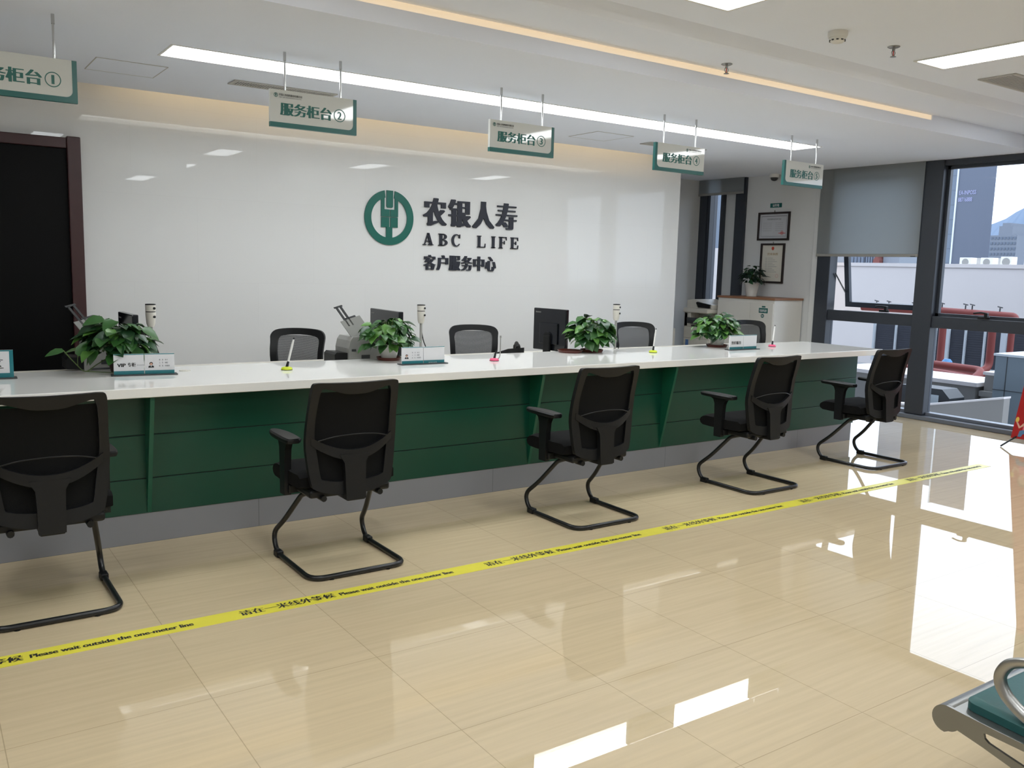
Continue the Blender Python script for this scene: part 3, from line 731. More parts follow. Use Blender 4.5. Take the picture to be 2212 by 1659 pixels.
    slab(bm, [(x, arcy(x, arcz(x)), arcz(x)) for x in xs], [(x, arcy(x, arcz(x)-.036), arcz(x)-.036-.012*(1-(x/.2)**2)) for x in xs], (0, .018, 0))
    obj('lumbar_beam', bm, M['black'], t, True)
    bm = BM(); zz = [.555, .515, .45, .40, .345]; hw = [.075, .053, .050, .050, .048]
    slab(bm, [(-h_, yb(z_)-.036, z_) for z_, h_ in zip(zz, hw)], [(h_, yb(z_)-.036, z_) for z_, h_ in zip(zz, hw)], (0, .028, 0))
    box(bm, -.045, .045, yb(.34)-.034, -.08, .338, .368, .006)
    obj('spine_bracket', bm, M['black'], t, True)
    # wire rim of the pouch above the beam
    bm = BM(); tube(bm, spline([(-.17, yb(.62)-.012, .622), (-.10, yb(.64)-.03, .640), (0, yb(.64)-.036, .646), (.10, yb(.64)-.03, .640), (.17, yb(.62)-.012, .622)], 5), .003, 6)
    obj('pouch_rim', bm, M['black'], t, True)
    return t
ch0 = visitor_chair((0.42, 3.92, 0), 'black visitor chair cut off by the left edge of the picture')
dup(ch0, (1.655, 3.835, 0), label='black visitor chair second from the left, below the second hanging sign')
dup(ch0, (3.175, 3.85, 0), label='black visitor chair in the middle of the row of five')
dup(ch0, (4.655, 3.895, 0), label='black visitor chair second from the right, before the fourth counter bay')
dup(ch0, (6.03, 3.95, 0), label='black visitor chair farthest right, nearest to the window')

# ------------------------------------------------------------------ staff chairs behind the counter
def staff_chair(loc, rz, label):
    t = thing('staff_chair', label, 'chair', loc, rz, 'black mesh staff chairs behind the counter')
    hub = BM(); cyl(hub, (0,0,.06), (0,0,.40), .025, seg=12); obj('gas_lift', hub, M['black'], t)
    for k in range(5):
        a = 2*PI*k/5; d = Vector((math.cos(a), math.sin(a), 0))
        bm = BM(); tube(bm, [d*.02+ZA*.09, d*.15+ZA*.085, d*.27+ZA*.06], [.02,.018,.014], 8); lg = obj('base_leg', bm, M['black'], t)
        bm = BM(); u = Vector((-d.y, d.x, 0)); cyl(bm, d*.27-u*.02+ZA*.028, d*.27+u*.02+ZA*.028, .028, seg=14); obj('castor', bm, M['black'], lg)
    bm = BM(); box(bm, -.23, .23, -.24, .20, .40, .475, .025, 3); obj('seat_cushion', bm, M['black_f'], t)
    zz = lambda z: .23+max(0, z-.78)*.30-(1 if z > .86 else 0)*(z-.86)*.1
    def P(x, z, o=0): return Vector((x, zz(z)-(x/.21)**2*.05+o, z))
    out = [(0,.945), (.10,.942), (.170,.930), (.200,.895), (.198,.84), (.19,.70), (.17,.58), (.10,.545), (0,.54)]
    inn = [(0,.900), (.09,.896), (.140,.884), (.155,.860), (.155,.81), (.148,.70), (.13,.61), (.08,.58), (0,.575)]
    out, inn = smooth2(out), smooth2(inn)
    O = out+[(-a, b) for a, b in out[-2:0:-1]]; I = inn+[(-a, b) for a, b in inn[-2:0:-1]]; O.append(O[0]); I.append(I[0])
    bm = BM(); slab(bm, [P(*p, -.012) for p in O], [P(*p, -.010) for p in I], (0, .026, 0)); obj('back_frame', bm, M['black'], t, True)
    bm = BM()
    rows = [[bm.verts.new(P(x, z)) for x in [-.153+.306*k/6 for k in range(7)]] for z in [.575+.320*i/8 for i in range(9)]]
    for a, b in zip(rows, rows[1:]):
        for k in range(6): bm.faces.new([a[k], a[k+1], b[k+1], b[k]])
    obj('mesh_panel', bm, M['staff_mesh'], t, True)
    bm = BM(); tube(bm, spline([(0,.05,.395), (0,.24,.42), (0,.27,.50), (0,.25,.58)], 5), .022, 8); obj('back_support', bm, M['black'], t, True)
    return t
# see-through chair mesh: fine woven grid with open cells
ms = bpy.data.materials.new('open_chair_mesh'); ms.use_nodes = True; nt = ms.node_tree; pb = nt.nodes['Principled BSDF']
pb.inputs['Base Color'].default_value = lin((44,46,50)); pb.inputs['Roughness'].default_value = .7
tc_ = nt.nodes.new('ShaderNodeTexCoord'); wv = nt.nodes.new('ShaderNodeTexBrick'); wv.offset = .5
mp_ = nt.nodes.new('ShaderNodeMapping'); mp_.inputs['Rotation'].default_value = (PI/2, 0, 0)
wv.inputs['Scale'].default_value = 1; wv.inputs['Brick Width'].default_value = .006; wv.inputs['Row Height'].default_value = .004; wv.inputs['Mortar Size'].default_value = .0009; wv.inputs['Mortar Smooth'].default_value = 0
nt.links.new(tc_.outputs['Object'], mp_.inputs['Vector']); nt.links.new(mp_.outputs['Vector'], wv.inputs['Vector'])
mm = nt.nodes.new('ShaderNodeMapRange'); mm.inputs['To Min'].default_value = .45; mm.inputs['To Max'].default_value = 1.0
nt.links.new(wv.outputs['Fac'], mm.inputs['Value']); nt.links.new(mm.outputs['Result'], pb.inputs['Alpha'])
M['staff_mesh'] = ms
sc0 = staff_chair((2.13, 5.84, 0), -0.75, 'black mesh staff chair behind the counter beside the paper feed scanner')
dup(sc0, (3.70, 5.84, 0), -0.35, 'black mesh staff chair behind the counter left of the desk telephone')
dup(sc0, (5.44, 5.84, 0), -0.35, 'black mesh staff chair behind the counter between the third and fourth plants')
dup(sc0, (6.98, 5.80, 0), -0.25, 'black mesh staff chair in front of the white cabinet')

# ------------------------------------------------------------------ plants
def leaf(bm, base, d, n, L, W, mi, bend=.35):
    d = d.normalized(); s = d.cross(n).normalized(); n = s.cross(d).normalized()
    T = (0, .12, .35, .62, .85, 1.0); Wd = (0.0, .62, 1.0, .78, .36, 0)
    mid = [base+d*L*(u_*(1-bend*.35*u_))-n*L*bend*u_*u_*.8 for u_ in T]
    lf = [mid[i]+s*W*.5*Wd[i]+n*W*.16*Wd[i]-d*(L*.06 if i == 1 else 0) for i in range(6)]
    rt = [mid[i]-s*W*.5*Wd[i]+n*W*.16*Wd[i]-d*(L*.06 if i == 1 else 0) for i in range(6)]
    mv = [bm.verts.new(p) for p in mid]; lv = [None]+[bm.verts.new(p) for p in lf[1:5]]; rv = [None]+[bm.verts.new(p) for p in rt[1:5]]
    F = [(mv[0],mv[1],lv[1]), (mv[0],rv[1],mv[1])]
    for i in range(1, 4): F += [(mv[i],mv[i+1],lv[i+1],lv[i]), (mv[i],rv[i],rv[i+1],mv[i+1])]
    F += [(mv[4],mv[5],lv[4]), (mv[4],rv[4],mv[5])]
    for f in F: bm.faces.new(f).material_index = mi
def foliage(n, rx, ry, h, zc, seed, L0=.075, low=-.25, mis=(0,0,1,2), W0=.72, shift=(0,0), ang=None):
    rnd = random.Random(seed); bl, bs = BM(), BM()
    for i in range(n):
        a = rnd.uniform(0, 2*PI); e = rnd.uniform(low, 1.0); rr = rnd.uniform(.55, 1.0)
        ce = math.sqrt(max(0, 1-e*e)) if e > 0 else 1.0
        p = Vector((shift[0]+math.cos(a)*ce*rx*rr, shift[1]+math.sin(a)*ce*ry*rr, zc+e*h*(rr if e > 0 else 1)))
        rad = Vector((math.cos(a)*ce, math.sin(a)*ce, max(e, .1)))
        d = Vector((math.cos(a)+rnd.uniform(-.7,.7), math.sin(a)+rnd.uniform(-.7,.7), rnd.uniform(-.75,.15)))
        nn = (rad*.7+Vector((rnd.uniform(-.4,.4), rnd.uniform(-.4,.4)-.15, rnd.uniform(.3,.9)))).normalized()
        L = L0*rnd.uniform(.7, 1.35)
        leaf(bl, p, d, nn, L, L*W0*rnd.uniform(.85,1.1), rnd.choice(mis), rnd.uniform(.1,.5))
        if i % 2 == 0:
            tube(bs, spline([(0,0,zc-.35*h if zc > .12 else zc), Vector((p.x*.45, p.y*.45, (zc+p.z)*.5+.03)), p], 3), .0018, 4)
    for v in bl.verts: v.co.z = max(v.co.z, .004+.004*rnd.random())
    return bl, bs
def pot_plant(name, label, loc, pot, seed, n, rx, ry, h, zc, saucer=True, potmat='pot_w', leaves=('leaf_a','leaf_b','leaf_c'), mis=(0,0,0,1,2), L0=.075, sp=None, shift=(0,0), W0=.72):
    t = thing(name, label, 'plant', loc, 0, None)
    r, ph = pot
    bm = BM(); z0 = .008 if saucer else 0
    rib = 24
    lathe(bm, [(r*.68, z0), (r*.8, z0+ph*.3), (r*.95, z0+ph*.85), (r*1.02, z0+ph*.9), (r*1.02, z0+ph), (r*.92, z0+ph), (r*.9, z0+ph-.012)], seg=32)
    obj('pot', bm, M[potmat], t, True)
    bm = BM(); lathe(bm, [(r*.86, z0+ph-.016), (r*.5, z0+ph-.008), (.004, z0+ph-.006)], seg=20); obj('soil', bm, M['soil'], t)
    if saucer:
        bm = BM(); lathe(bm, [(sp or r*1.1, 0), ((sp or r*1.1)*1.12, .020), ((sp or r*1.1)*1.06, .020), ((sp or r*1.1)*.96, .007), (.004, .0075)], seg=32); obj('saucer', bm, M['saucer'], t, True)
    bl, bs = foliage(n, rx, ry, h, z0+zc, seed, L0, mis=mis, shift=shift, W0=W0)
    fo = obj('foliage', bl, [M[q] for q in leaves], t, True); obj('stems', bs, M['stem'], t, True)
    return t, fo
p1, _ = pot_plant('pothos_plant', 'bushy green pothos in a dark brown pot behind the VIP card', (0.925, 5.07, CZ), (.062, .105), 11, 150, .16, .13, .16, .135, False, 'pot_b', L0=.095, mis=(0,0,2,2,1))
bs = BM(); tube(bs, spline([(-.02,-.01,.10), (-.11,-.03,.05), (-.17,-.02,.012), (-.22,-.02,.06), (-.27,-.02,.125)], 6), .0028, 5)
tube(bs, spline([(-.205,-.02,.04), (-.205,-.02,.08), (-.20,-.02,.10)], 4), .002, 5)
tube(bs, spline([(-.17,-.02,.012), (-.06,-.06,.006), (.0,-.06,.004)], 5), .0025, 5)
obj('trailing_vine', bs, M['stem'], p1, True)
bl = BM(); leaf(bl, Vector((-.268,-.02,.125)), Vector((-1,0,-.2)), Vector((.1,-.6,.8)), .10, .045, 0, .2); leaf(bl, Vector((-.205,-.02,.095)), Vector((.55,0,.9)), Vector((-.6,-.8,.2)), .10, .055, 0, .1)
obj('vine_leaves', bl, M['leaf_a'], p1, True)
pot_plant('pothos_plant', 'leafy pothos in a white pot beside the paper feed scanner', (2.545, 5.10, CZ), (.068, .095), 23, 160, .165, .13, .15, .125, True, 'pot_w', sp=.072)
pot_plant('pothos_plant', 'dense round pothos on the counter right of the monitor back', (4.215, 5.075, CZ), (.066, .085), 37, 190, .185, .14, .155, .115, True, 'pot_w', mis=(0,0,0,2,1), sp=.078, L0=.085)
pot_plant('pothos_plant', 'light green pothos in a white pot next to the service paused card', (5.56, 5.07, CZ), (.072, .085), 41, 175, .19, .14, .16, .12, True, 'pot_w', mis=(0,1,1,0,2), sp=.08, L0=.085)
pot_plant('potted_shrub', 'small dark leaved plant in a white pot on top of the cabinet', (8.16, 6.955, 1.151), (.085, .155), 53, 90, .13, .13, .16, .20, False, 'pot_w', leaves=('leaf_d','leaf_d','leaf_c'), mis=(0,0,1,2), L0=.085, W0=.5)
bm = BM(); lathe(bm, [(.085,0), (.095,.018), (.09,.018), (.08,.006), (.004,.006)], (0,0,0), 28); o = obj('plant_saucer', bm, M['saucer'], None, True); o.location = (4.03, 5.10, CZ)
tag(o, 'empty red-brown saucer behind the dense round pothos', 'saucer')

# ------------------------------------------------------------------ counter cards
def card_stand(loc, rz, label, width, height, two=True, frame=False):
    t = thing('card_stand', label, 'card stand', loc, rz)
    bm = BM(); box(bm, -.012, width+.012, -.035, .035, 0, .006, .002, 1); obj('base', bm, M['dgrey'], t)
    hw = width/2 if two else width
    for k in range(2 if two else 1):
        x0 = k*hw+.002; x1 = (k+1)*hw-.002
        bm = BM(); box(bm, x0, x1, -.004, .004, .006, height); cd = obj('card', bm, M['paper'], t)
        bm = BM(); o = Vector((x0, -.0042, .006))
        if frame:
            wd = x1-x0; h = height-.006
            rect(bm, 0, wd, 0, .022, o, XA, ZA); rect(bm, wd-.017, wd, .022, h, o, XA, ZA); rect(bm, 0, wd-.017, h-.006, h, o, XA, ZA)
        else:
            rect(bm, 0, x1-x0, 0, height*.16, o, XA, ZA); rect(bm, 0, x1-x0, height*.91, height-.006, o, XA, ZA)
        flatobj('teal_band', bm, M['card_teal'], cd)
        bm = BM(); box(bm, x0-.001, x1+.001, -.0075, -.0060, .006, height+.003); flatobj('acrylic_sleeve', bm, M['acrylic'], cd)
    return t
def on_card(t, name, x, z): return Vector((x, -.0046, z))
def portrait(bm, o, s):
    # generic small head and shoulders picture
    disc(bm, (0, .62*s), .26*s, o, XA, ZA, .0004, 18, 1)
    disc(bm, (0, .55*s), .19*s, o, XA, ZA, .0006, 18, 0)
    bm.faces.new([bm.verts.new(Vector(o)+XA*a*s+ZA*b*s-YA*.0003) for a, b in ((-.42,0),(.42,0),(.36,.26),(.12,.36),(-.12,.36),(-.36,.26))]).material_index = 1
    bm.faces.new([bm.verts.new(Vector(o)+XA*a*s+ZA*b*s-YA*.0006) for a, b in ((-.1,.36),(0,.08),(.1,.36))]).material_index = 2
def id_lines(t, x, z, w):
    bm = BM(); o = on_card(t, '', x, z)
    for i, (a, b) in enumerate((('姓    名', '女士'), ('工    号', '10002'), ('岗    位', '柜面服务'))):
        put_text(bm, a, o-ZA*.016*i, XA, ZA, w*.38, .008, .02); put_text(bm, b, o-ZA*.016*i+XA*w*.52, XA, ZA, w*(.28 if i < 2 else .45), .008, .02)
    flatobj('id_text', bm, M['grey_print'], t)
c1 = card_stand((.865, 4.905, CZ), -.12, 'card stand reading VIP with a portrait card beside it', .30, .112)
bm = BM(); o = on_card(c1, '', .018, .045); put_text(bm, 'VIP', o, XA, ZA, .042, .018, .05, 0); put_text(bm, '专柜', o+XA*.050, XA, ZA, .04, .022, .045, -.005)
put_text(bm, 'VIP COUNTER', o+XA*.095+ZA*.006, XA, ZA, .035, .004, .02, 0, mi=1); flatobj('vip_text', bm, [M['ink'], M['grey_print']], c1)
bm = BM(); portrait(bm, on_card(c1, '', .183, .038), .034); flatobj('portrait', bm, [M['skin'], M['ink'], M['paper']], c1); id_lines(c1, .222, .075, .055)
c2 = card_stand((2.488, 4.815, CZ), -.02, 'card stand with a portrait name card and a blank card by the second plant', .30, .108)
bm = BM(); portrait(bm, on_card(c2, '', .034, .036), .032); flatobj('portrait', bm, [M['skin'], M['ink'], M['paper']], c2); id_lines(c2, .07, .070, .065)
bm = BM(); put_text(bm, '关注公众号', on_card(c2, '', .185, .004), XA, ZA, .06, .009, .02); flatobj('caption', bm, M['paper'], c2)
c4 = card_stand((5.405, 4.80, CZ), -.0, 'card stand with black Chinese characters on the left card, by the fourth plant', .325, .118)
bm = BM(); put_text(bm, '暂停服务', on_card(c4, '', .022, .045), XA, ZA, .115, .026, .045, -.005); flatobj('notice_text', bm, M['ink'], c4)
c0 = card_stand((.178, 5.0, CZ), -.06, 'white and green card stand cut off by the left edge of the picture', .245, .142, False, True)
bm = BM(); put_text(bm, '专区', on_card(c0, '', .065, .05), XA, ZA, .135, .048, .05, -.005); flatobj('card_text', bm, M['ink'], c0)

# ------------------------------------------------------------------ pens on the counter
def pen_stand(loc, rz, label, base_mat, kind=0):
    t = thing('counter_pen', label, 'pen', loc, rz)
    bm = BM(); lathe(bm, [(.030,0), (.032,.006), (.028,.015), (.016,.019)], seg=24); obj('base', bm, M[base_mat], t, True)
    bm = BM(); lathe(bm, [(.0315,0), (.0315,.003)], seg=24); obj('rubber_ring', bm, M['black'], t)
    d = Vector((.30, .10, 1)).normalized()
    bm = BM(); cyl(bm, Vector((0,0,.014)), Vector((0,0,.014))+d*.035, .0085, .0065, 12); obj('holder', bm, M['black'], t, True)
    if kind == 0:
        bm = BM(); q = Vector((0,0,.014)); cyl(bm, q+d*.035, q+d*.13, .0060, .0066, 10); cyl(bm, q+d*.13, q+d*.165, .0066, .005, 10); obj('pen_barrel', bm, M['white'], t, True)
        bm = BM(); cyl(bm, q+d*.165, q+d*.175, .0048, .0035, 10); obox(bm, q+d*.05+Vector((.004,-.003,0)), d, YA, d.cross(YA), .10, .006, .0015); obj('pen_clip', bm, M['black'], t)
    else:
        bm = BM(); q = Vector((0,0,.014)); cyl(bm, q+d*.035, q+d*.06, .005, .004, 10); obj('pen_tip', bm, M['black'], t)
        bm = BM(); tube(bm, spline([(.020,0,.012), (.040,0,.022), (.045,0,.06), (.046,0,.155)], 6), .003, 8)
        for k in range(18): cyl(bm, (.0455,0,.05+k*.006), (.0455,0,.054+k*.006), .0042, seg=8)
        cyl(bm, (.046,0,.150), (.046,0,.165), .006, seg=10); obj('bead_cord', bm, M['grey'], t, True)
    return t
pen_stand((1.765, 4.825, CZ), 0, 'counter pen in a lime yellow base left of the scanner', 'lime')
pen_stand((3.165, 4.805, CZ), 0, 'pink pen base with an upright bead cord before the second staff chair', 'pink', 1)
pen_stand((4.642, 4.865, CZ), .2, 'counter pen in a lime yellow base beside the third plant', 'lime')
pen_stand((6.06, 4.905, CZ), .1, 'counter pen in a pink base at the right end of the counter', 'pink')

# ------------------------------------------------------------------ monitors, document cameras, scanner, phone
ZD = .74
def monitor(loc, rz, label, W, H, zb, rotstand=True):
    t = thing('monitor', label, 'monitor', loc, rz, None)
    bm = BM(); box(bm, -W/2, W/2, -.022, .012, zb, zb+H, .006, 2); obj('back_cover', bm, M['monitor'], t)
    bm = BM(); box(bm, -W/2+.012, W/2-.012, .012, .0135, zb+.015, zb+H-.012); obj('screen', bm, M['black'], t)
    bm = BM(); box(bm, -W*.28, W*.28, -.034, -.022, zb+.05, zb+H*.66, .005, 2); obj('rear_housing', bm, M['monitor'], t)
    bm = BM(); box(bm, -.035, .035, -.055, -.034, .012, zb+.12, .006); cyl(bm, (0,-.05,zb+.11), (0,-.022,zb+.11), .035, seg=16); obj('stand_neck', bm, M['black'], t)
    bm = BM(); box(bm, -.10, .10, -.09, .075, 0, .014, .005); obj('stand_foot', bm, M['black'], t)
    bm = BM(); put_text(bm, 'lenovo', (-W/2+.025, -.0225, zb+H-.035), XA, ZA, .055, .012, .03); flatobj('maker_mark', bm, M['grey'], t)
    return t
monitor((4.13, 5.475, ZD), -1.40, 'large black monitor back between the telephone and the third plant', .345, .325, .04)
monitor((2.745, 5.535, ZD), -1.62, 'black monitor back partly hidden behind the second plant', .50, .30, .06)
monitor((1.04, 5.375, ZD), -1.54, 'black monitor almost hidden behind the first plant', .34, .28, .08)
def doc_camera(loc, label, top, two=True):
    t = thing('document_camera', label, 'camera', loc, 0, None)
    h = top-loc[2]; hh = .135
    bm = BM(); box(bm, -.05, .05, -.05, .05, 0, .012, .005); obj('base', bm, M['offwhite'], t)
    bm = BM(); cyl(bm, (0,0,.012), (0,0,h-hh+.01), .010, seg=12); obj('pole', bm, M['grey'], t, True)
    bm = BM(); lathe(bm, [(.018,h-hh), (.025,h-hh+.02), (.029,h-hh*.45), (.029,h-.048)], seg=20); lathe(bm, [(.029,h-.043), (.029,h-.004)], seg=20); obj('head', bm, M['offwhite'], t, True)
    bm = BM(); lathe(bm, [(.0275,h-.048), (.0275,h-.043)], seg=20); obj('black_band', bm, M['black'], t, True)
    bm = BM(); lathe(bm, [(.0295,h-.006), (.029,h), (.02,h+.001)], seg=20); obj('black_cap', bm, M['black'], t, True)
    bm = BM()
    for zz in (h-.025, h-.075): cyl(bm, (.014,-.024,zz), (.016,-.030,zz), .0075, seg=14)
    obj('lens', bm, M['black'], t)
    bm = BM(); tube(bm, spline([(0,.01,h-hh), (.03,.02,h-hh-.12), (.06,.02,.06), (.05,.02,.01)], 5), .004, 6); obj('cable', bm, M['black'], t, True)
    return t
doc_camera((1.182, 5.49, ZD), 'white document camera on a pole behind the first plant', 1.146)
doc_camera((3.06, 5.62, ZD), 'white document camera on a pole behind the portrait card stand', 1.131)
doc_camera((4.815, 5.50, ZD), 'white document camera on a pole rising behind the third plant', 1.137)
# sheet-fed scanner
t = thing('sheet_scanner', 'grey sheet feed scanner with raised paper tray left of the second plant', 'scanner', (2.37, 5.31, ZD))
bm = BM(); prism(bm, [(0,0), (.27,0), (.27,.10), (.22,.155), (.14,.19), (.03,.195), (.012,.17), (.0,.12)], (0,.24,0), XA, ZA, .22); obj('body', bm, M['grey'], t)
bm = BM(); o = Vector((.03,.04,.19)); tl = Vector((-.58,.06,.82)).normalized(); tw = Vector((.95,.15,.25)).normalized(); tn = tl.cross(tw)
obox(bm, o, tw, tl, tn, .15, .13, .008); obj('paper_tray', bm, M['grey'], t)
bm = BM(); obox(bm, o+tl*.08+tw*.03, tw, tl, tn, .012, .15, .012); obox(bm, o+tl*.08+tw*.06, tw, tl, tn, .012, .15, .012); obox(bm, o+tl*.225+tw*.022, tw, tl, tn, .058, .012, .014); obox(bm, o+tl*.13+tw*.05, tw, tl, tn, .07, .012, .016); obj('tray_extension', bm, M['dgrey'], t)
bm = BM(); obox(bm, (.15,.03,.185), (.75,0,-.66), (-.3,0,.95), YA, .025, .08, .16); obj('side_guide', bm, M['dgrey'], t)
bm = BM(); box(bm, .09, .15, .017, .022, .05, .075); box(bm, .03, .20, .014, .022, .002, .03, .004); box(bm, .02, .05, .017, .022, .10, .115); obj('black_panel', bm, M['dgrey'], t)
bm = BM(); prism(bm, [(-.09,.025), (0,.02), (0,.09), (-.075,.095), (-.09,.08)], (0,.22,0), XA, ZA, .18); obj('exit_tray', bm, M['black'], t)
dup(t, (.83, 5.56, ZD), label='grey sheet feed scanner with raised tray mostly hidden behind the first plant')
# desk phone
t = thing('desk_telephone', 'black desk telephone on the staff desk left of the monitor', 'telephone', (3.69, 5.31, ZD), .25)
bm = BM(); prism(bm, [(0,0), (.17,0), (.17,.03), (0,.085)], (-.09,0,0), YA, ZA, .18); obj('body', bm, M['black'], t)
bm = BM(); tube(bm, spline([(.02,.0,.085), (.07,.06,.115), (.13,.12,.07)], 5), [.02]*3+[.014]*5+[.02]*3, 8); obj('handset', bm, M['black'], t, True)

# ------------------------------------------------------------------ cabinet, copier and frames on the right wall
t = thing('filing_cabinet', 'white filing cabinet with brown wooden top and teal labels', 'cabinet', (7.90, 6.40, 0))
bm = BM(); box(bm, 0, .48, 0, .82, 0, 1.127, .002, 1); obj('body', bm, M['cab'], t)
bm = BM(); box(bm, -.012, .485, -.012, .83, 1.127, 1.15, .002, 1); obj('top_board', bm, M['wood'], t)
for y0, y1 in ((.006, .325), (.329, .814)):
    bm = BM(); box(bm, -.012, 0, y0, y1, .06, 1.09, .002, 1); obj('door', bm, M['cab'], t)
o = Vector((-.0125, .20, .98)); U = -YA
bm = BM(); rect(bm, -.0, .125, .0, .055, o, U, ZA, .0008); put_text(bm, '柜面单证柜', o+U*.012+ZA*.012, U, ZA, .10, .03, .03, 0, mi=1, lift=.0016)
rect(bm, .04, .09, .062, .078, o, U, ZA, .0008)
flatobj('teal_label', bm, [M['teal'], M['paper']], t)
bm = BM(); disc(bm, (.055, -.032), .022, o, U, ZA, .0008); put_text(bm, '10', o+U*.043-ZA*.043, U, ZA, .024, .022, .03, 0, mi=1, lift=.0016); flatobj('round_label', bm, [M['teal'], M['paper']], t)
# copier
t = thing('office_copier', 'grey-white multifunction copier in the alcove left of the cabinet', 'copier', (7.80, 7.26, 0))
bm = BM(); box(bm, 0, .45, 0, .40, 0, .62, .01); obj('paper_cabinet', bm, M['offwhite'], t)
bm = BM(); rect(bm, .0, .05, 0, .08, (-.001, .36, .52), -YA, ZA, .001); flatobj('blue_sticker', bm, mat('blue_sticker', (90,130,190), .5), t)
bm = BM(); box(bm, 0, .45, 0, .40, .62, .76, .008); box(bm, .0, .08, .30, .40, .76, .93, .008); box(bm, .0, .45, .34, .40, .76, .93, .008); box(bm, .2, .45, 0, .40, .76, .93); obj('print_engine', bm, M['offwhite'], t)
bm = BM(); box(bm, .02, .20, .01, .34, .762, .775, .003); box(bm, -.012, .0, .05, .35, .80, .87, .004); obj('output_tray', bm, M['dgrey'], t)
bm = BM(); box(bm, -.03, .45, -.0, .40, .93, .985, .012); obj('scanner_unit', bm, M['offwhite'], t)
bm = BM(); prism(bm, [(0,.985), (.40,.985), (.40,1.075), (.30,1.09), (.10,1.04), (0,1.03)], (.04, .0, 0), YA, ZA, .40); obj('document_feeder', bm, M['offwhite'], t)
bm = BM(); prism(bm, [(.02,1.035), (.22,1.06), (.24,1.05), (.20,.995), (.02,.992)], (.02, .0, 0), YA, ZA, .03); obj('control_panel', bm, M['black'], t)
bm = BM(); box(bm, 7.02, 7.52, 7.52, 7.96, 0, .745, .004); tag(obj('low_cabinet', bm, M['cab']), 'low white cabinet showing past the end of the back wall', 'cabinet')
t = thing('black_telephone', 'small black telephone on the low cabinet past the wall end', 'telephone', (7.42, 7.62, .745))
bm = BM(); prism(bm, [(-.08,0), (.08,0), (.08,.03), (-.08,.06)], (-.08,0,0), YA, ZA, .16); obj('body', bm, M['black'], t)
bm = BM(); tube(bm, spline([(.04,-.08,.07), (.05,0,.09), (.05,.09,.075)], 5), .015, 8); obj('handset', bm, M['black'], t, True)

def picture(label, y1, z0, wd, ht, paper):
    t = thing('picture_frame', label, 'framed certificate', (XR-.001, y1, z0)); fr = .022
    bm = BM()
    for a, b, c, d in ((0,wd,0,fr), (0,wd,ht-fr,ht), (0,fr,fr,ht-fr), (wd-fr,wd,fr,ht-fr)):
        o = U*a+ZA*c; obox(bm, o, U, ZA, U.cross(ZA), b-a, d-c, .02)
    obj('frame', bm, M['frame'], t)
    bm = BM(); obox(bm, U*fr+ZA*fr, U, ZA, U.cross(ZA), wd-2*fr, ht-2*fr, .006); cd = obj('certificate', bm, M[paper], t)
    bm = BM(); tube(bm, [U*(wd/2)+ZA*ht-XA*.006, U*(wd/2)+ZA*(ht+.02)-XA*.006], .006, 8); obj('hook', bm, M['steel'], t)
    return t, cd
t, cd = picture('upper framed certificate, wide and grey with a red seal', 7.11, 1.805, .455, .325, 'cert_a')
o = Vector((-.0062, 0, 0))
bm = BM()
for a in ((.045,.41,.045,.048), (.045,.41,.275,.281), (.045,.048,.045,.28), (.407,.41,.045,.28)): rect(bm, *a, o, U, ZA)
put_text(bm, '经营保险业务许可证', o+U*.13+ZA*.235, U, ZA, .20, .018, .03)
for k in range(5): rect(bm, .07, .20, .20-.022*k, .202-.022*k, o, U, ZA); rect(bm, .25, .36, .20-.022*k, .202-.022*k, o, U, ZA)
ring(bm, (.35,.085), .016, .021, o, U, ZA, mi=1); disc(bm, (.35,.085), .008, o, U, ZA, mi=1); rect(bm, .30, .40, .078, .084, o, U, ZA, mi=1)
flatobj('print', bm, [M['grey_print'], M['red_print']], cd)
t, cd = picture('lower framed certificate, tall and cream with a round red crest', 7.045, 1.308, .345, .462, 'cert_b')
bm = BM(); disc(bm, (.172,.405), .020, o, U, ZA, .001, mi=1); ring(bm, (.172,.405), .013, .016, o, U, ZA, .0014, mi=2); rect(bm, .160, .184, .384, .390, o, U, ZA, .0012, mi=1)
put_text(bm, '营业执照', o+U*.095+ZA*.325, U, ZA, .155, .028, .04, -.005, mi=2)
for k in range(9): rect(bm, .07, .10, .29-.02*k, .293-.02*k, o, U, ZA); rect(bm, .11, .18+.09*((k*7)%3)/3, .29-.02*k, .293-.02*k, o, U, ZA)
ring(bm, (.25,.085), .018, .020, o, U, ZA, mi=1)
flatobj('print', bm, [M['grey_print'], M['red_print'], M['gold_print']], cd)
bm = BM(); o = Vector((XR-.001, 6.955, 2.182)); obox(bm, o, U, ZA, U.cross(ZA), .165, .050, .003); put_text(bm, '证件墙', o+U*.035+ZA*.010-XA*.003, U, ZA, .095, .030, .03, 0, mi=1, lift=.0008)
tag(flatobj('wall_label', bm, [M['teal'], M['paper']], None), 'small teal label with white characters above the framed certificates', 'label')

# ------------------------------------------------------------------ blinds
t = thing('roller_blind', 'large grey roller blind half lowered over the left pane of the big window', 'blind', (8.335, 5.028, 2.556))
bm = BM(); box(bm, -.004, 0, .0, 1.197, -.915, -.0); obj('fabric', bm, M['blind'], t)
bm = BM(); box(bm, -.012, .006, .0, 1.197, -.935, -.905, .004); obj('bottom_bar', bm, M['blind_bar'], t)
bm = BM(); box(bm, -.0135, -.012, .02, .075, -.932, -.924); obj('maker_tag', bm, M['dgrey'], t)
t = thing('roller_blind', 'small grey blind rolled high over the narrow alcove window', 'blind', (8.335, 7.315, 2.556))
bm = BM(); box(bm, -.004, 0, .0, .725, -.175, -.0); obj('fabric', bm, M['blind'], t)
bm = BM(); box(bm, -.010, .006, .0, .725, -.195, -.165, .004); obj('bottom_bar', bm, M['blind_bar'], t)

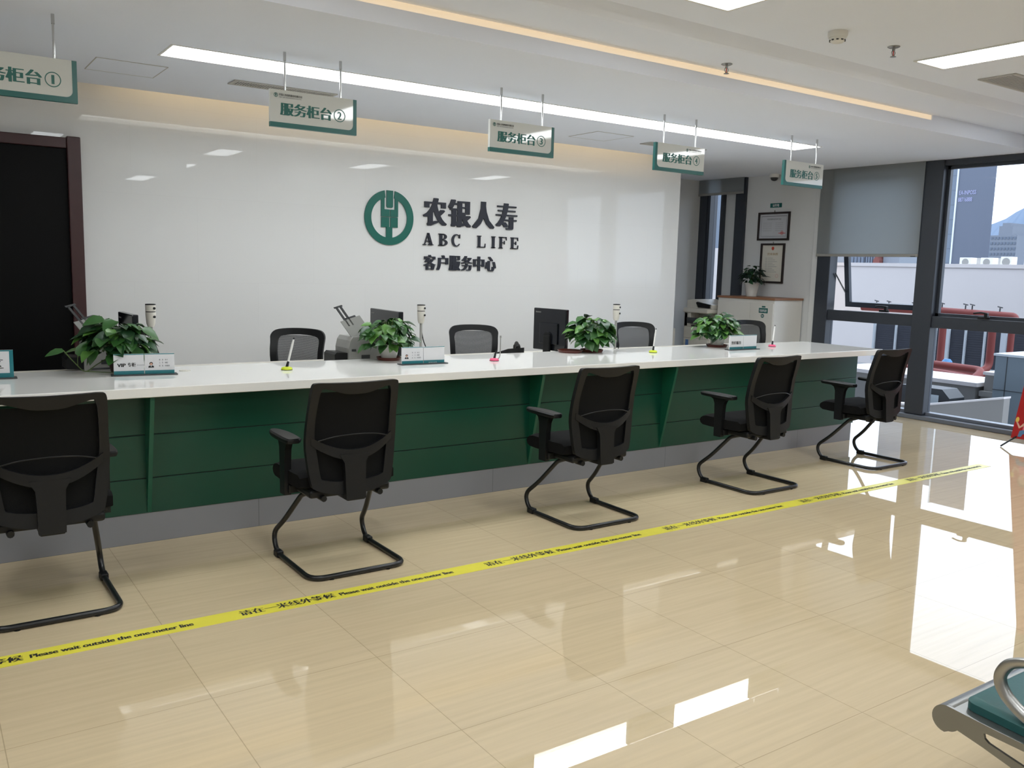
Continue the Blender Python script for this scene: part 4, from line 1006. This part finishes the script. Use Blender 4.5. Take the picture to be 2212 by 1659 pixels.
# ------------------------------------------------------------------ tape on the floor
t = thing('floor_tape', 'yellow waiting line tape with black writing stuck along the floor', 'floor tape', (0, 3.353, 0))
bm = BM(); box(bm, -1.4, 6.79, 0, .096, 0.0, .0012); obj('tape_strip', bm, M['tape'], t)
bm = BM()
for k in range(-2, 5):
    x = 1.04+1.177*k
    wz = .40 if x+1.0 < 6.75 else .40
    put_text(bm, '请在一米线外等候', (x, .026, .0013), XA, YA, .41, .050, .045, -.006, lift=.0004)
    put_text(bm, 'Please wait outside the one-meter line', (x+.430, .030, .0013), XA, YA, .565, .032, .04, .01, lift=.0004)
bmesh.ops.delete(bm, geom=[f for f in bm.faces if any(v.co.x > 6.72 for v in f.verts)], context='FACES')
flatobj('tape_writing', bm, M['ink'], t)

# ------------------------------------------------------------------ waiting bench, lower right
t = thing('waiting_bench', 'silver metal waiting bench with teal seat pad at the lower right', 'bench', (1.985, 1.045, 0))
SL = .06    # the seat drops towards the back
def sp(x, y, dz=0): return Vector((x, -y, .418-SL*y+dz))
NS, PW = 3, .56
for k in range(NS):
    x0 = k*PW; x1 = x0+PW-.01
    bm = BM(); slab(bm, [sp(x0, .022,.0), sp(x0, .25), sp(x0, .46)], [sp(x1, .022,.0), sp(x1, .25), sp(x1, .46)], (0,0,-.006)); se = obj('seat_pan', bm, M['bench'], t)
    bm = BM(); 
    pts = roundrect(.025, PW-.035, .045, .43, .025, 4)
    v0 = [bm.verts.new(sp(x0+a, b, .001)) for a, b in pts]; v1 = [bm.verts.new(sp(x0+a, b, .020)) for a, b in pts]
    pc = ((PW-.01)/2, .24); v2 = [bm.verts.new(sp(x0+pc[0]+(a-pc[0])*.95, pc[1]+(b-pc[1])*.94, .030)) for a, b in pts]
    for A, B in ((v0,v1), (v1,v2)):
        for i in range(len(pts)): bm.faces.new([A[i], A[(i+1)%len(pts)], B[(i+1)%len(pts)], B[i]])
    bm.faces.new(v0[::-1]); bm.faces.new(v2); obj('seat_pad', bm, M['pad'], se, True)
    bm = BM(); slab(bm, [Vector((x0,-.46,.345)), Vector((x0,-.52,.50)), Vector((x0,-.58,.78))], [Vector((x1,-.46,.345)), Vector((x1,-.52,.50)), Vector((x1,-.58,.78))], (0,-.006,0)); ba = obj('back_pan', bm, M['bench'], t)
    bm = BM(); slab(bm, [Vector((x0+.03,-.475,.40)), Vector((x0+.03,-.51,.50)), Vector((x0+.03,-.565,.75))], [Vector((x1-.03,-.475,.40)), Vector((x1-.03,-.51,.50)), Vector((x1-.03,-.565,.75))], (0,.025,0)); obj('back_pad', bm, M['pad'], ba, True)
bm = BM(); cyl(bm, (.002,-.022,.386), (NS*PW-.012,-.022,.386), .0325, seg=40); obj('front_rail', bm, M['bench'], t, True)
def side_plate(x):
    bm = BM()
    top = [(0.0,.030), (.06,.031-.06*SL), (.20,.418-.387+.0-.20*SL), (.46,.031-.46*SL)]
    # polygon in (y back, z) with an oblong slot
    zt2 = lambda y: .419-SL*y
    zb2 = lambda y: .372-.20*(y-.055)-.02*(1 if y > .2 else 0)
    ys = [.055, .12, .128, .30, .31, .46]
    zs_t = [zt2(y) for y in ys]; zs_b = [.366, .352, .350, .305, .303, .27]
    def P(y, z): return Vector((x, -y, z))
    rows = []
    # left block, upper bar, lower bar, right block
    def blk(q):
        a = [bm.verts.new(P(*p)) for p in q]; b = [bm.verts.new(P(*p)+XA*.008) for p in q]
        bm.faces.new(a); bm.faces.new(b[::-1])
        for i in range(len(q)): bm.faces.new([a[i], a[(i+1)%len(q)], b[(i+1)%len(q)], b[i]])
    hub = [(.022-.033*math.sin(a)*1.0, .386+.033*math.cos(a)) for a in [PI*i/12 for i in range(13)]]
    blk([(.022,.4190)]+hub[1:]+[(.036,.362),(.046,.372),(.112,.358),(.112,zt2(.112))])
    blk([(.112,zt2(.112)),(.112,.392),(.120,.3935),(.29,.388),(.30,.380),(.30,zt2(.30))])
    blk([(.112,.392),(.112,.358),(.30,.310),(.30,.345),(.285,.336),(.20,.357),(.125,.373),(.115,.380)])
    blk([(.30,zt2(.30)),(.30,.310),(.46,.27),(.48,.30),(.46,zt2(.46))])
    return bm
obj('side_plate', side_plate(-.008), M['bench'], t)
obj('side_plate', side_plate(NS*PW-.008), M['bench'], t)
for x in (.035, NS*PW-.045):
    bm = BM()
    P3 = [(x,-.34,.395), (x,-.26,.42), (x,-.179,.450), (x,-.142,.473), (x,-.126,.490), (x,-.117,.508), (x,-.116,.526), (x,-.126,.548), (x,-.143,.563), (x,-.18,.575), (x,-.28,.590), (x,-.40,.605), (x,-.53,.62)]
    tube(bm, spline(P3, 5), .0145, 12, flat=.75); obj('armrest', bm, M['bench_arm'], t, True)
bm = BM(); box(bm, .1, NS*PW-.1, -.30, -.22, .26, .32, .006); obj('beam', bm, M['bench'], t)
for x in (.22, NS*PW-.22):
    bm = BM(); tube(bm, spline([(x,-.02,.02), (x,-.12,.08), (x,-.24,.27)], 5), .02, 8); tube(bm, spline([(x,-.52,.02), (x,-.40,.08), (x,-.28,.27)], 5), .02, 8); cyl(bm, (x,-.02,0), (x,-.02,.03), .025, seg=12); cyl(bm, (x,-.52,0), (x,-.52,.03), .025, seg=12); obj('leg', bm, M['bench'], t, True)

# ------------------------------------------------------------------ red banner by the window
t = thing('banner_stand', 'red printed banner on a stand at the right edge before the window', 'banner', (7.78, 3.70, 0))
tilt = .135
bu = Vector((0.12, -.98, 0)).normalized(); bv = (ZA+bu*tilt).normalized()
o = Vector((0, 0, .075))
bm = BM(); obox(bm, o, bu, bv, bu.cross(bv), .62, 1.55, .006); obj('banner_sheet', bm, M['banner'], t)
bm = BM(); tube(bm, [o+bu*.31+bv*.8+XA*.02, o+bu*.02+bv*.02-XA*.0+XA*.01], .006, 6); tube(bm, [o+bu*.05+bv*.03+XA*.012, Vector((-.10,.03,.006))], .007, 6)
tube(bm, [o+bu*.57+bv*.03+XA*.012, Vector((-.10,-.66,.006))], .007, 6); tube(bm, [o+bu*.31+bv*1.0+XA*.02, Vector((.32,-.30,.006))], .007, 6); obj('stand', bm, M['black'], t)
bm = BM(); n_ = bu.cross(bv); oo = o+n_*.0068
def bp(x, y, k=0): return oo+bu*x+bv*y+n_*.0006*k
def bpoly(pts, mi, k=0): bm.faces.new([bm.verts.new(bp(*p, k)) for p in pts]).material_index = mi
def bell(cx, cy, rx, ry, mi, k=0): bpoly([(cx+rx*math.cos(2*PI*i/20), cy+ry*math.sin(2*PI*i/20)) for i in range(20)], mi, k)
bell(.10, .215, .042, .05, 1, 1); bell(.10, .200, .036, .042, 0, 2); bell(.088, .207, .004, .006, 1, 3); bell(.113, .207, .004, .006, 1, 3); bpoly([(.085,.188),(.118,.188),(.108,.178),(.095,.178)], 5, 3)
bpoly([(.075,.155),(.14,.155),(.15,.08),(.075,.08)], 2, 1); bpoly([(.078,.15),(.05,.11),(.022,.15),(.012,.145),(.045,.09),(.08,.12)], 0, 1); bell(.018, .165, .014, .024, 4, 1)
bpoly([(.075,.08),(.16,.085),(.16,.05),(.085,.045),(.075,.02),(.05,.02),(.055,.07)], 3, 2)
flatobj('printed_child', bm, [M['skin'], M['ink'], mat('printed_pink', (224,110,130), .5), mat('printed_blue', (80,120,160), .5), mat('printed_yellow', (226,190,90), .5), M['red_print']], t)

# ================================================================== OUTSIDE
bm = BM(); box(bm, 8.6, 26.0, -10, 40, -1.3, -1.2); o = struct('roof_terrace', bm, M['roofdeck'])
bm = BM(); box(bm, 26.0, 2500, -700, 1500, -12.2, -12.0); o = struct('city_ground', bm, M['roofdeck'])
# big white building with ladder
t = thing('white_building', 'blank white rendered building across the roof terrace', 'building', (24, 0, 0))
bm = BM(); box(bm, 0, 9, 2, 17.35, -12, 1.75); obj('wall', bm, M['render'], t)
bm = BM(); box(bm, -.03, .25, 2, 17.36, 1.72, 1.82); box(bm, .25, 9, 2, 17.36, 1.6, 1.76); obj('parapet_cap', bm, M['render'], t)
bm = BM()
for y in (14.62, 14.97): box(bm, -.06, -.03, y-.012, y+.012, -1.2, .35)
for k in range(9): box(bm, -.055, -.035, 14.62, 14.97, -1.05+.17*k, -1.035+.17*k)
obj('wall_ladder', bm, M['vent'], t)
def ac(loc, label, sy=.34, sz=.25):
    t = thing('air_conditioner', label, 'air conditioner', loc)
    bm = BM(); box(bm, -.15, .15, -sy/2, sy/2, 0, sz, .01); obj('casing', bm, M['white'], t)
    bm = BM(); cyl(bm, (-.151,0,sz/2), (-.158,0,sz/2), sz*.38, seg=20); obj('fan_grille', bm, M['grey'], t)
ac((25, 13.55, 1.765), 'white air conditioner unit leftmost on the roof edge of the white building')
ac((25, 12.95, 1.765), 'second air conditioner unit from the left on the white building roof')
ac((25, 12.42, 1.765), 'white air conditioner unit third from the left on the white building roof', .3, .28)
ac((25, 11.75, 1.765), 'white air conditioner unit at the right end of the white building roof', .4, .28)
bm = BM(); box(bm, 25.4, 25.6, 12.55, 13.75, 1.76, 2.02); tag(obj('roof_cabin', bm, M['vent']), 'low grey box behind the roof air conditioners', 'roof box')
# cooling tower bank
t = thing('cooling_tower', 'long bank of dark louvres with pale posts on the roof terrace', 'cooling tower', (20, 0, 0))
bm = BM(); box(bm, 0, 2.0, 7.0, 13.05, -.60, .27); obj('casing', bm, M['louvre'], t)
bm = BM()
for k in range(16): box(bm, -.004, 0, 7.0, 13.05, -.57+.052*k, -.540+.052*k)
obj('louvres', bm, M['louvre'], t)
for y, wd in ((13.03,.05), (12.45,.035), (11.80,.035), (11.44,.06), (11.14,.10), (10.72,.035), (10.28,.035), (9.86,.12), (9.0,.035), (8.2,.06)):
    bm = BM(); box(bm, -.06, 0, y-wd/2, y+wd/2, -.62, .29); obj('post', bm, M['post'], t)
bm = BM(); box(bm, -.08, .02, 7.0, 13.05, -.66, -.59); obj('bottom_rail', bm, M['post'], t)
for y in (12.6, 11.1, 10.55, 9.4, 8.2):
    bm = BM(); box(bm, -.05, .05, y-.06, y+.06, -1.2, -.64); obj('leg', bm, M['boxgrey'], t)
# red pipes
def pipe(label, pts, r, rad=.15, cat='pipe'):
    bm = BM(); tube(bm, fillet(pts, rad, 5), r, 12); return tag(obj('red_pipe', bm, M['redpipe'], None, True), label, cat, 'red pipes on the roof terrace')
hp = thing('header_pipe', 'long red header pipe with small valves above the louvres', 'pipe', (18, 0, 0))
bm = BM(); tube(bm, fillet([(0,12.1,.71), (0,10.75,.71)], .1), .07, 12); tube(bm, fillet([(0,10.40,.73), (0,8.72,.70), (0,8.72,.56)], .1, 6), .085, 14); tube(bm, fillet([(.25,10.6,.56), (.25,10.0,.56), (.25,10.0,.40)], .18, 6), .075, 12); tube(bm, fillet([(.2,9.75,.58), (.2,9.15,.62), (.2,9.15,.42)], .18, 6), .075, 12); tube(bm, [(0,8.75,.56), (0,7.6,.58)], .075, 12)
obj('pipe_run', bm, M['redpipe'], hp, True)
for y, z in ((11.75,.80), (11.45,.80), (10.85,.79), (10.22,.82), (9.72,.82), (9.58,.82), (9.02,.80), (8.32,.66)):
    bm = BM(); cyl(bm, (0,y,z-.03), (0,y,z+.06), .014, seg=8); tube(bm, [(0,y-.05,z+.065), (0,y+.05,z+.085)], .012, 6); obj('valve', bm, M['dgrey'], hp)
pipe('red upright pipe left of centre behind the transom', [(18,10.16,.62), (18,10.16,-.55), (17.6,10.16,-.62)], .075)
pipe('red upright pipe right of centre before the louvres', [(18,9.13,.55), (18,9.13,-.35), (17.7,9.13,-.42)], .075)
pipe('red upright pipe at the right before the louvres', [(18,8.75,.48), (18,8.75,-.35), (17.7,8.75,-.42)], .06)
pipe('thick red pipe lying low on the terrace, front one', [(15,9.3,-.22), (15,8.35,-.25), (14.8,7.75,-.26)], .07)
pipe('thick red pipe lying low on the terrace, rear one', [(15.5,9.4,-.14), (15.5,8.3,-.16), (15.5,7.95,-.17), (15.2,7.95,-.3)], .07)
pipe('red pipe running level under the louvres', [(17,9.9,-.42), (17,8.4,-.43), (17.0,8.1,-.44)], .08)
for lb, y in (('blue valve wheel beside the left red upright pipe', 9.52),):
    bm = BM(); lathe(bm, [(.09,0), (.10,.05), (.06,.10), (.03,.10)], (17.2, 9.56, -.29), 14); cyl(bm, (17.2,9.56,-1.2), (17.2,9.56,-.29), .05, seg=10); tag(obj('pipe_valve', bm, M['bluevalve']), lb, 'valve')
# parapets, planter, box
t = thing('planter_wall', 'white parapet block with flat coping below the red pipes', 'parapet', (13.5, 0, 0))
bm = BM(); prism(bm, [(0,-1.2), (0,-.22), (.9,-.22), (.9,-1.2)], (0,7.02,0), XA, ZA, -2.4); obj('wall', bm, M['concrete'], t)
bm = BM(); box(bm, -.06, .95, 6.97, 9.5, -.22, -.16); obj('coping', bm, M['render'], t)
t = thing('masonry_pier', 'stepped white masonry pier beside the grey metal box', 'pier', (13.6, 0, 0))
bm = BM(); box(bm, 0, .8, 5.4, 6.94, -1.2, -.0); box(bm, -.08, .6, 5.4, 6.97, -.36, -.28); box(bm, -.04, .6, 5.4, 6.96, -1.2, -.36); obj('masonry', bm, M['concrete'], t)
bm = BM(); box(bm, -.03, .83, 5.4, 6.96, -.03, .015); obj('cap', bm, M['render'], t)
t = thing('parapet_wall', 'low pale parapet wall just outside the big window', 'parapet', (11.5, 0, 0))
bm = BM(); prism(bm, [(5.6,-1.2), (9.5,-1.2), (9.5,-.6), (6.7,-.34), (5.6,-.09)], (0,0,0), YA, ZA, .15); obj('wall', bm, M['concrete'], t)
bm = BM(); prism(bm, [(5.6,-.09), (6.7,-.34), (9.5,-.6), (9.5,-.575), (6.7,-.315), (5.6,-.065)], (-.01,0,0), YA, ZA, .18); obj('coping', bm, M['render'], t)
t = thing('metal_box', 'tall blue-grey metal duct box outside the right pane', 'duct box', (12.5, 0, 0))
bm = BM(); box(bm, 0, 1.0, 4.8, 6.26, -1.2, .37, .01); obj('casing', bm, M['boxgrey'], t)
bm = BM(); box(bm, -.02, 1.02, 4.78, 6.28, .37, .40); obj('lid', bm, M['post'], t)
bm = BM(); box(bm, -.006, 0, 6.09, 6.10, -1.2, .37); box(bm, -.006, 0, 4.8, 6.26, -.11, -.10); obj('seam', bm, M['dgrey'], t)
t = thing('roof_hatch', 'dark framed roof light behind the low parapet wall', 'roof light', (12.3, 6.75, 0))
bm = BM(); prism(bm, [(0,-1.2), (.75,-1.2), (.75,-.18), (.12,-.18), (0,-.30)], (0,0,0), YA, ZA, .4); obj('frame', bm, M['dgrey'], t)
bm = BM(); obox(bm, (-.004,.16,-.55), YA, ZA, -XA, .5, .28, .004); obj('pane', bm, mat('pale_glass', (190,200,206), .15), t)
# far things
t = thing('glass_tower', 'tall blue glass office tower behind the right pane', 'building', (90, 0, 0))
bm = BM(); prism(bm, [(0,46.75), (14,54.5), (14,58.5), (0,50.6)], (0,0,-12), XA, YA, 34.6); obj('front_facade', bm, M['tower'], t)
bm = BM(); prism(bm, [(.5,50.9), (14,58.6), (14,65.5), (.5,57.5)], (0,0,-12), XA, YA, 33.0); obj('side_facade', bm, M['tower2'], t)
bm = BM(); box(bm, -.1, .4, 50.55, 50.7, -12, 22.7); obj('corner_fin', bm, M['post'], t)
bm = BM(); put_text(bm, 'EA-INPOSS', (-.05, 50.35, 9.95), -YA, ZA, 1.75, .42, .02); put_text(bm, '88716888', (-.05, 50.40, 9.25), -YA, ZA, 1.45, .42, .02); flatobj('led_lettering', bm, M['led'], t)
def block(name, label, x, y0, y1, z1, depth, mt, rows=0, cols=0, win='aptwin', crown=None):
    t = thing(name, label, 'building', (x, 0, 0))
    bm = BM(); box(bm, 0, depth, y0, y1, -12, z1)
    if crown:
        for q in crown: box(bm, 0, depth*.6, *q)
    obj('walls', bm, mt, t)
    if rows:
        bm = BM(); h = (z1-0.0)
        for r_ in range(rows):
            for c_ in range(cols):
                a = y0+(y1-y0)*(c_+.18)/cols; b = y0+(y1-y0)*(c_+.82)/cols; z = z1-h*(r_+.75)/rows
                box(bm, -.08, 0, a, b, z, z+h*.45/rows)
        obj('windows', bm, M[win], t)
    return t
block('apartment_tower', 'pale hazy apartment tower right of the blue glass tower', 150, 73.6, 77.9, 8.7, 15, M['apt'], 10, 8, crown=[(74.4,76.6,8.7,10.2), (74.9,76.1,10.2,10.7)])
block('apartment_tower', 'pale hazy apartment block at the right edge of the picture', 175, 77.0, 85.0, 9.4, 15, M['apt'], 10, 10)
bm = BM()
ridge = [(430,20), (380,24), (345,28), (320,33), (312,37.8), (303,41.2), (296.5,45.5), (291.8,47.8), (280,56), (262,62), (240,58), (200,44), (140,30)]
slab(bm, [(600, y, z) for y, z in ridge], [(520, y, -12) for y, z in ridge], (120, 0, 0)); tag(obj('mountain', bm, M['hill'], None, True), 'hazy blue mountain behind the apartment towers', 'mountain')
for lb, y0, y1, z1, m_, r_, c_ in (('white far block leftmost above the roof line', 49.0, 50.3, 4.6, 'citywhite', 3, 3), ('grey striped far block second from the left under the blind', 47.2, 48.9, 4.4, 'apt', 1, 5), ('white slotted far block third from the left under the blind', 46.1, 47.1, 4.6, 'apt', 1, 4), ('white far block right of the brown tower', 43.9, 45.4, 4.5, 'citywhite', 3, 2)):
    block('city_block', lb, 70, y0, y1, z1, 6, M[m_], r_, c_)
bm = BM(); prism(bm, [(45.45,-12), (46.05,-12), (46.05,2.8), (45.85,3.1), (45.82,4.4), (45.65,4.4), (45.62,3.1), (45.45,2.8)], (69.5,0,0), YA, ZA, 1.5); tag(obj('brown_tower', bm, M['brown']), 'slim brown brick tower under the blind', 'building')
t = thing('red_roof_house', 'small house with red roof seen through the open window gap', 'building', (60, 0, 0))
bm = BM(); box(bm, 0, 6, 40.5, 45, -12, -.75); obj('walls', bm, M['citywhite'], t)
bm = BM(); prism(bm, [(0,-.75), (6,-.75), (4,.15), (1,.15)], (0,45.2,0), XA, ZA, 4.9); obj('roof', bm, M['brickred'], t)
for y in (42.35, 42.85, 43.35):
    bm = BM(); prism(bm, [(-.18,-.55), (.18,-.55), (.18,-.4), (0,-.2), (-.18,-.4)], (-.05,y,0), YA, ZA, .5); dm = obj('dormer', bm, M['citywhite'], t)
    bm = BM(); prism(bm, [(-.1,-.5), (.1,-.5), (.1,-.4), (0,-.3), (-.1,-.4)], (-.06,y,0), YA, ZA, -.01); obj('dormer_window', bm, M['aptwin'], dm)
bm = BM(); rnd = random.Random(3)
for k in range(260):
    p = Vector((40+rnd.gauss(0,.5), 28.55+rnd.gauss(0,.45), -1.25+rnd.gauss(0,.45))); leaf(bm, p, Vector((rnd.uniform(-1,1), rnd.uniform(-1,1), rnd.uniform(-1,.5))), Vector((rnd.uniform(-1,1), rnd.uniform(-1,1), 1)), .5, .3, 0)
t = thing('street_tree', 'green tree top below the red roof in the open window gap', 'tree', (0,0,0)); obj('crown', bm, M['tree'], t)
bm = BM(); cyl(bm, (40,28.55,-12), (40,28.55,-1.2), .2, .1, 10); obj('trunk', bm, M['soil'], t)
bm = BM(); box(bm, 24.0, 27, 20.5, 25.5, -12, 2.27); tag(obj('annex_wall', bm, M['render']), 'white wall seen through the narrow alcove window', 'building')
block('far_tower', 'bluish far tower seen through the narrow alcove window', 92, 78, 90, 26, 10, M['tower2'])
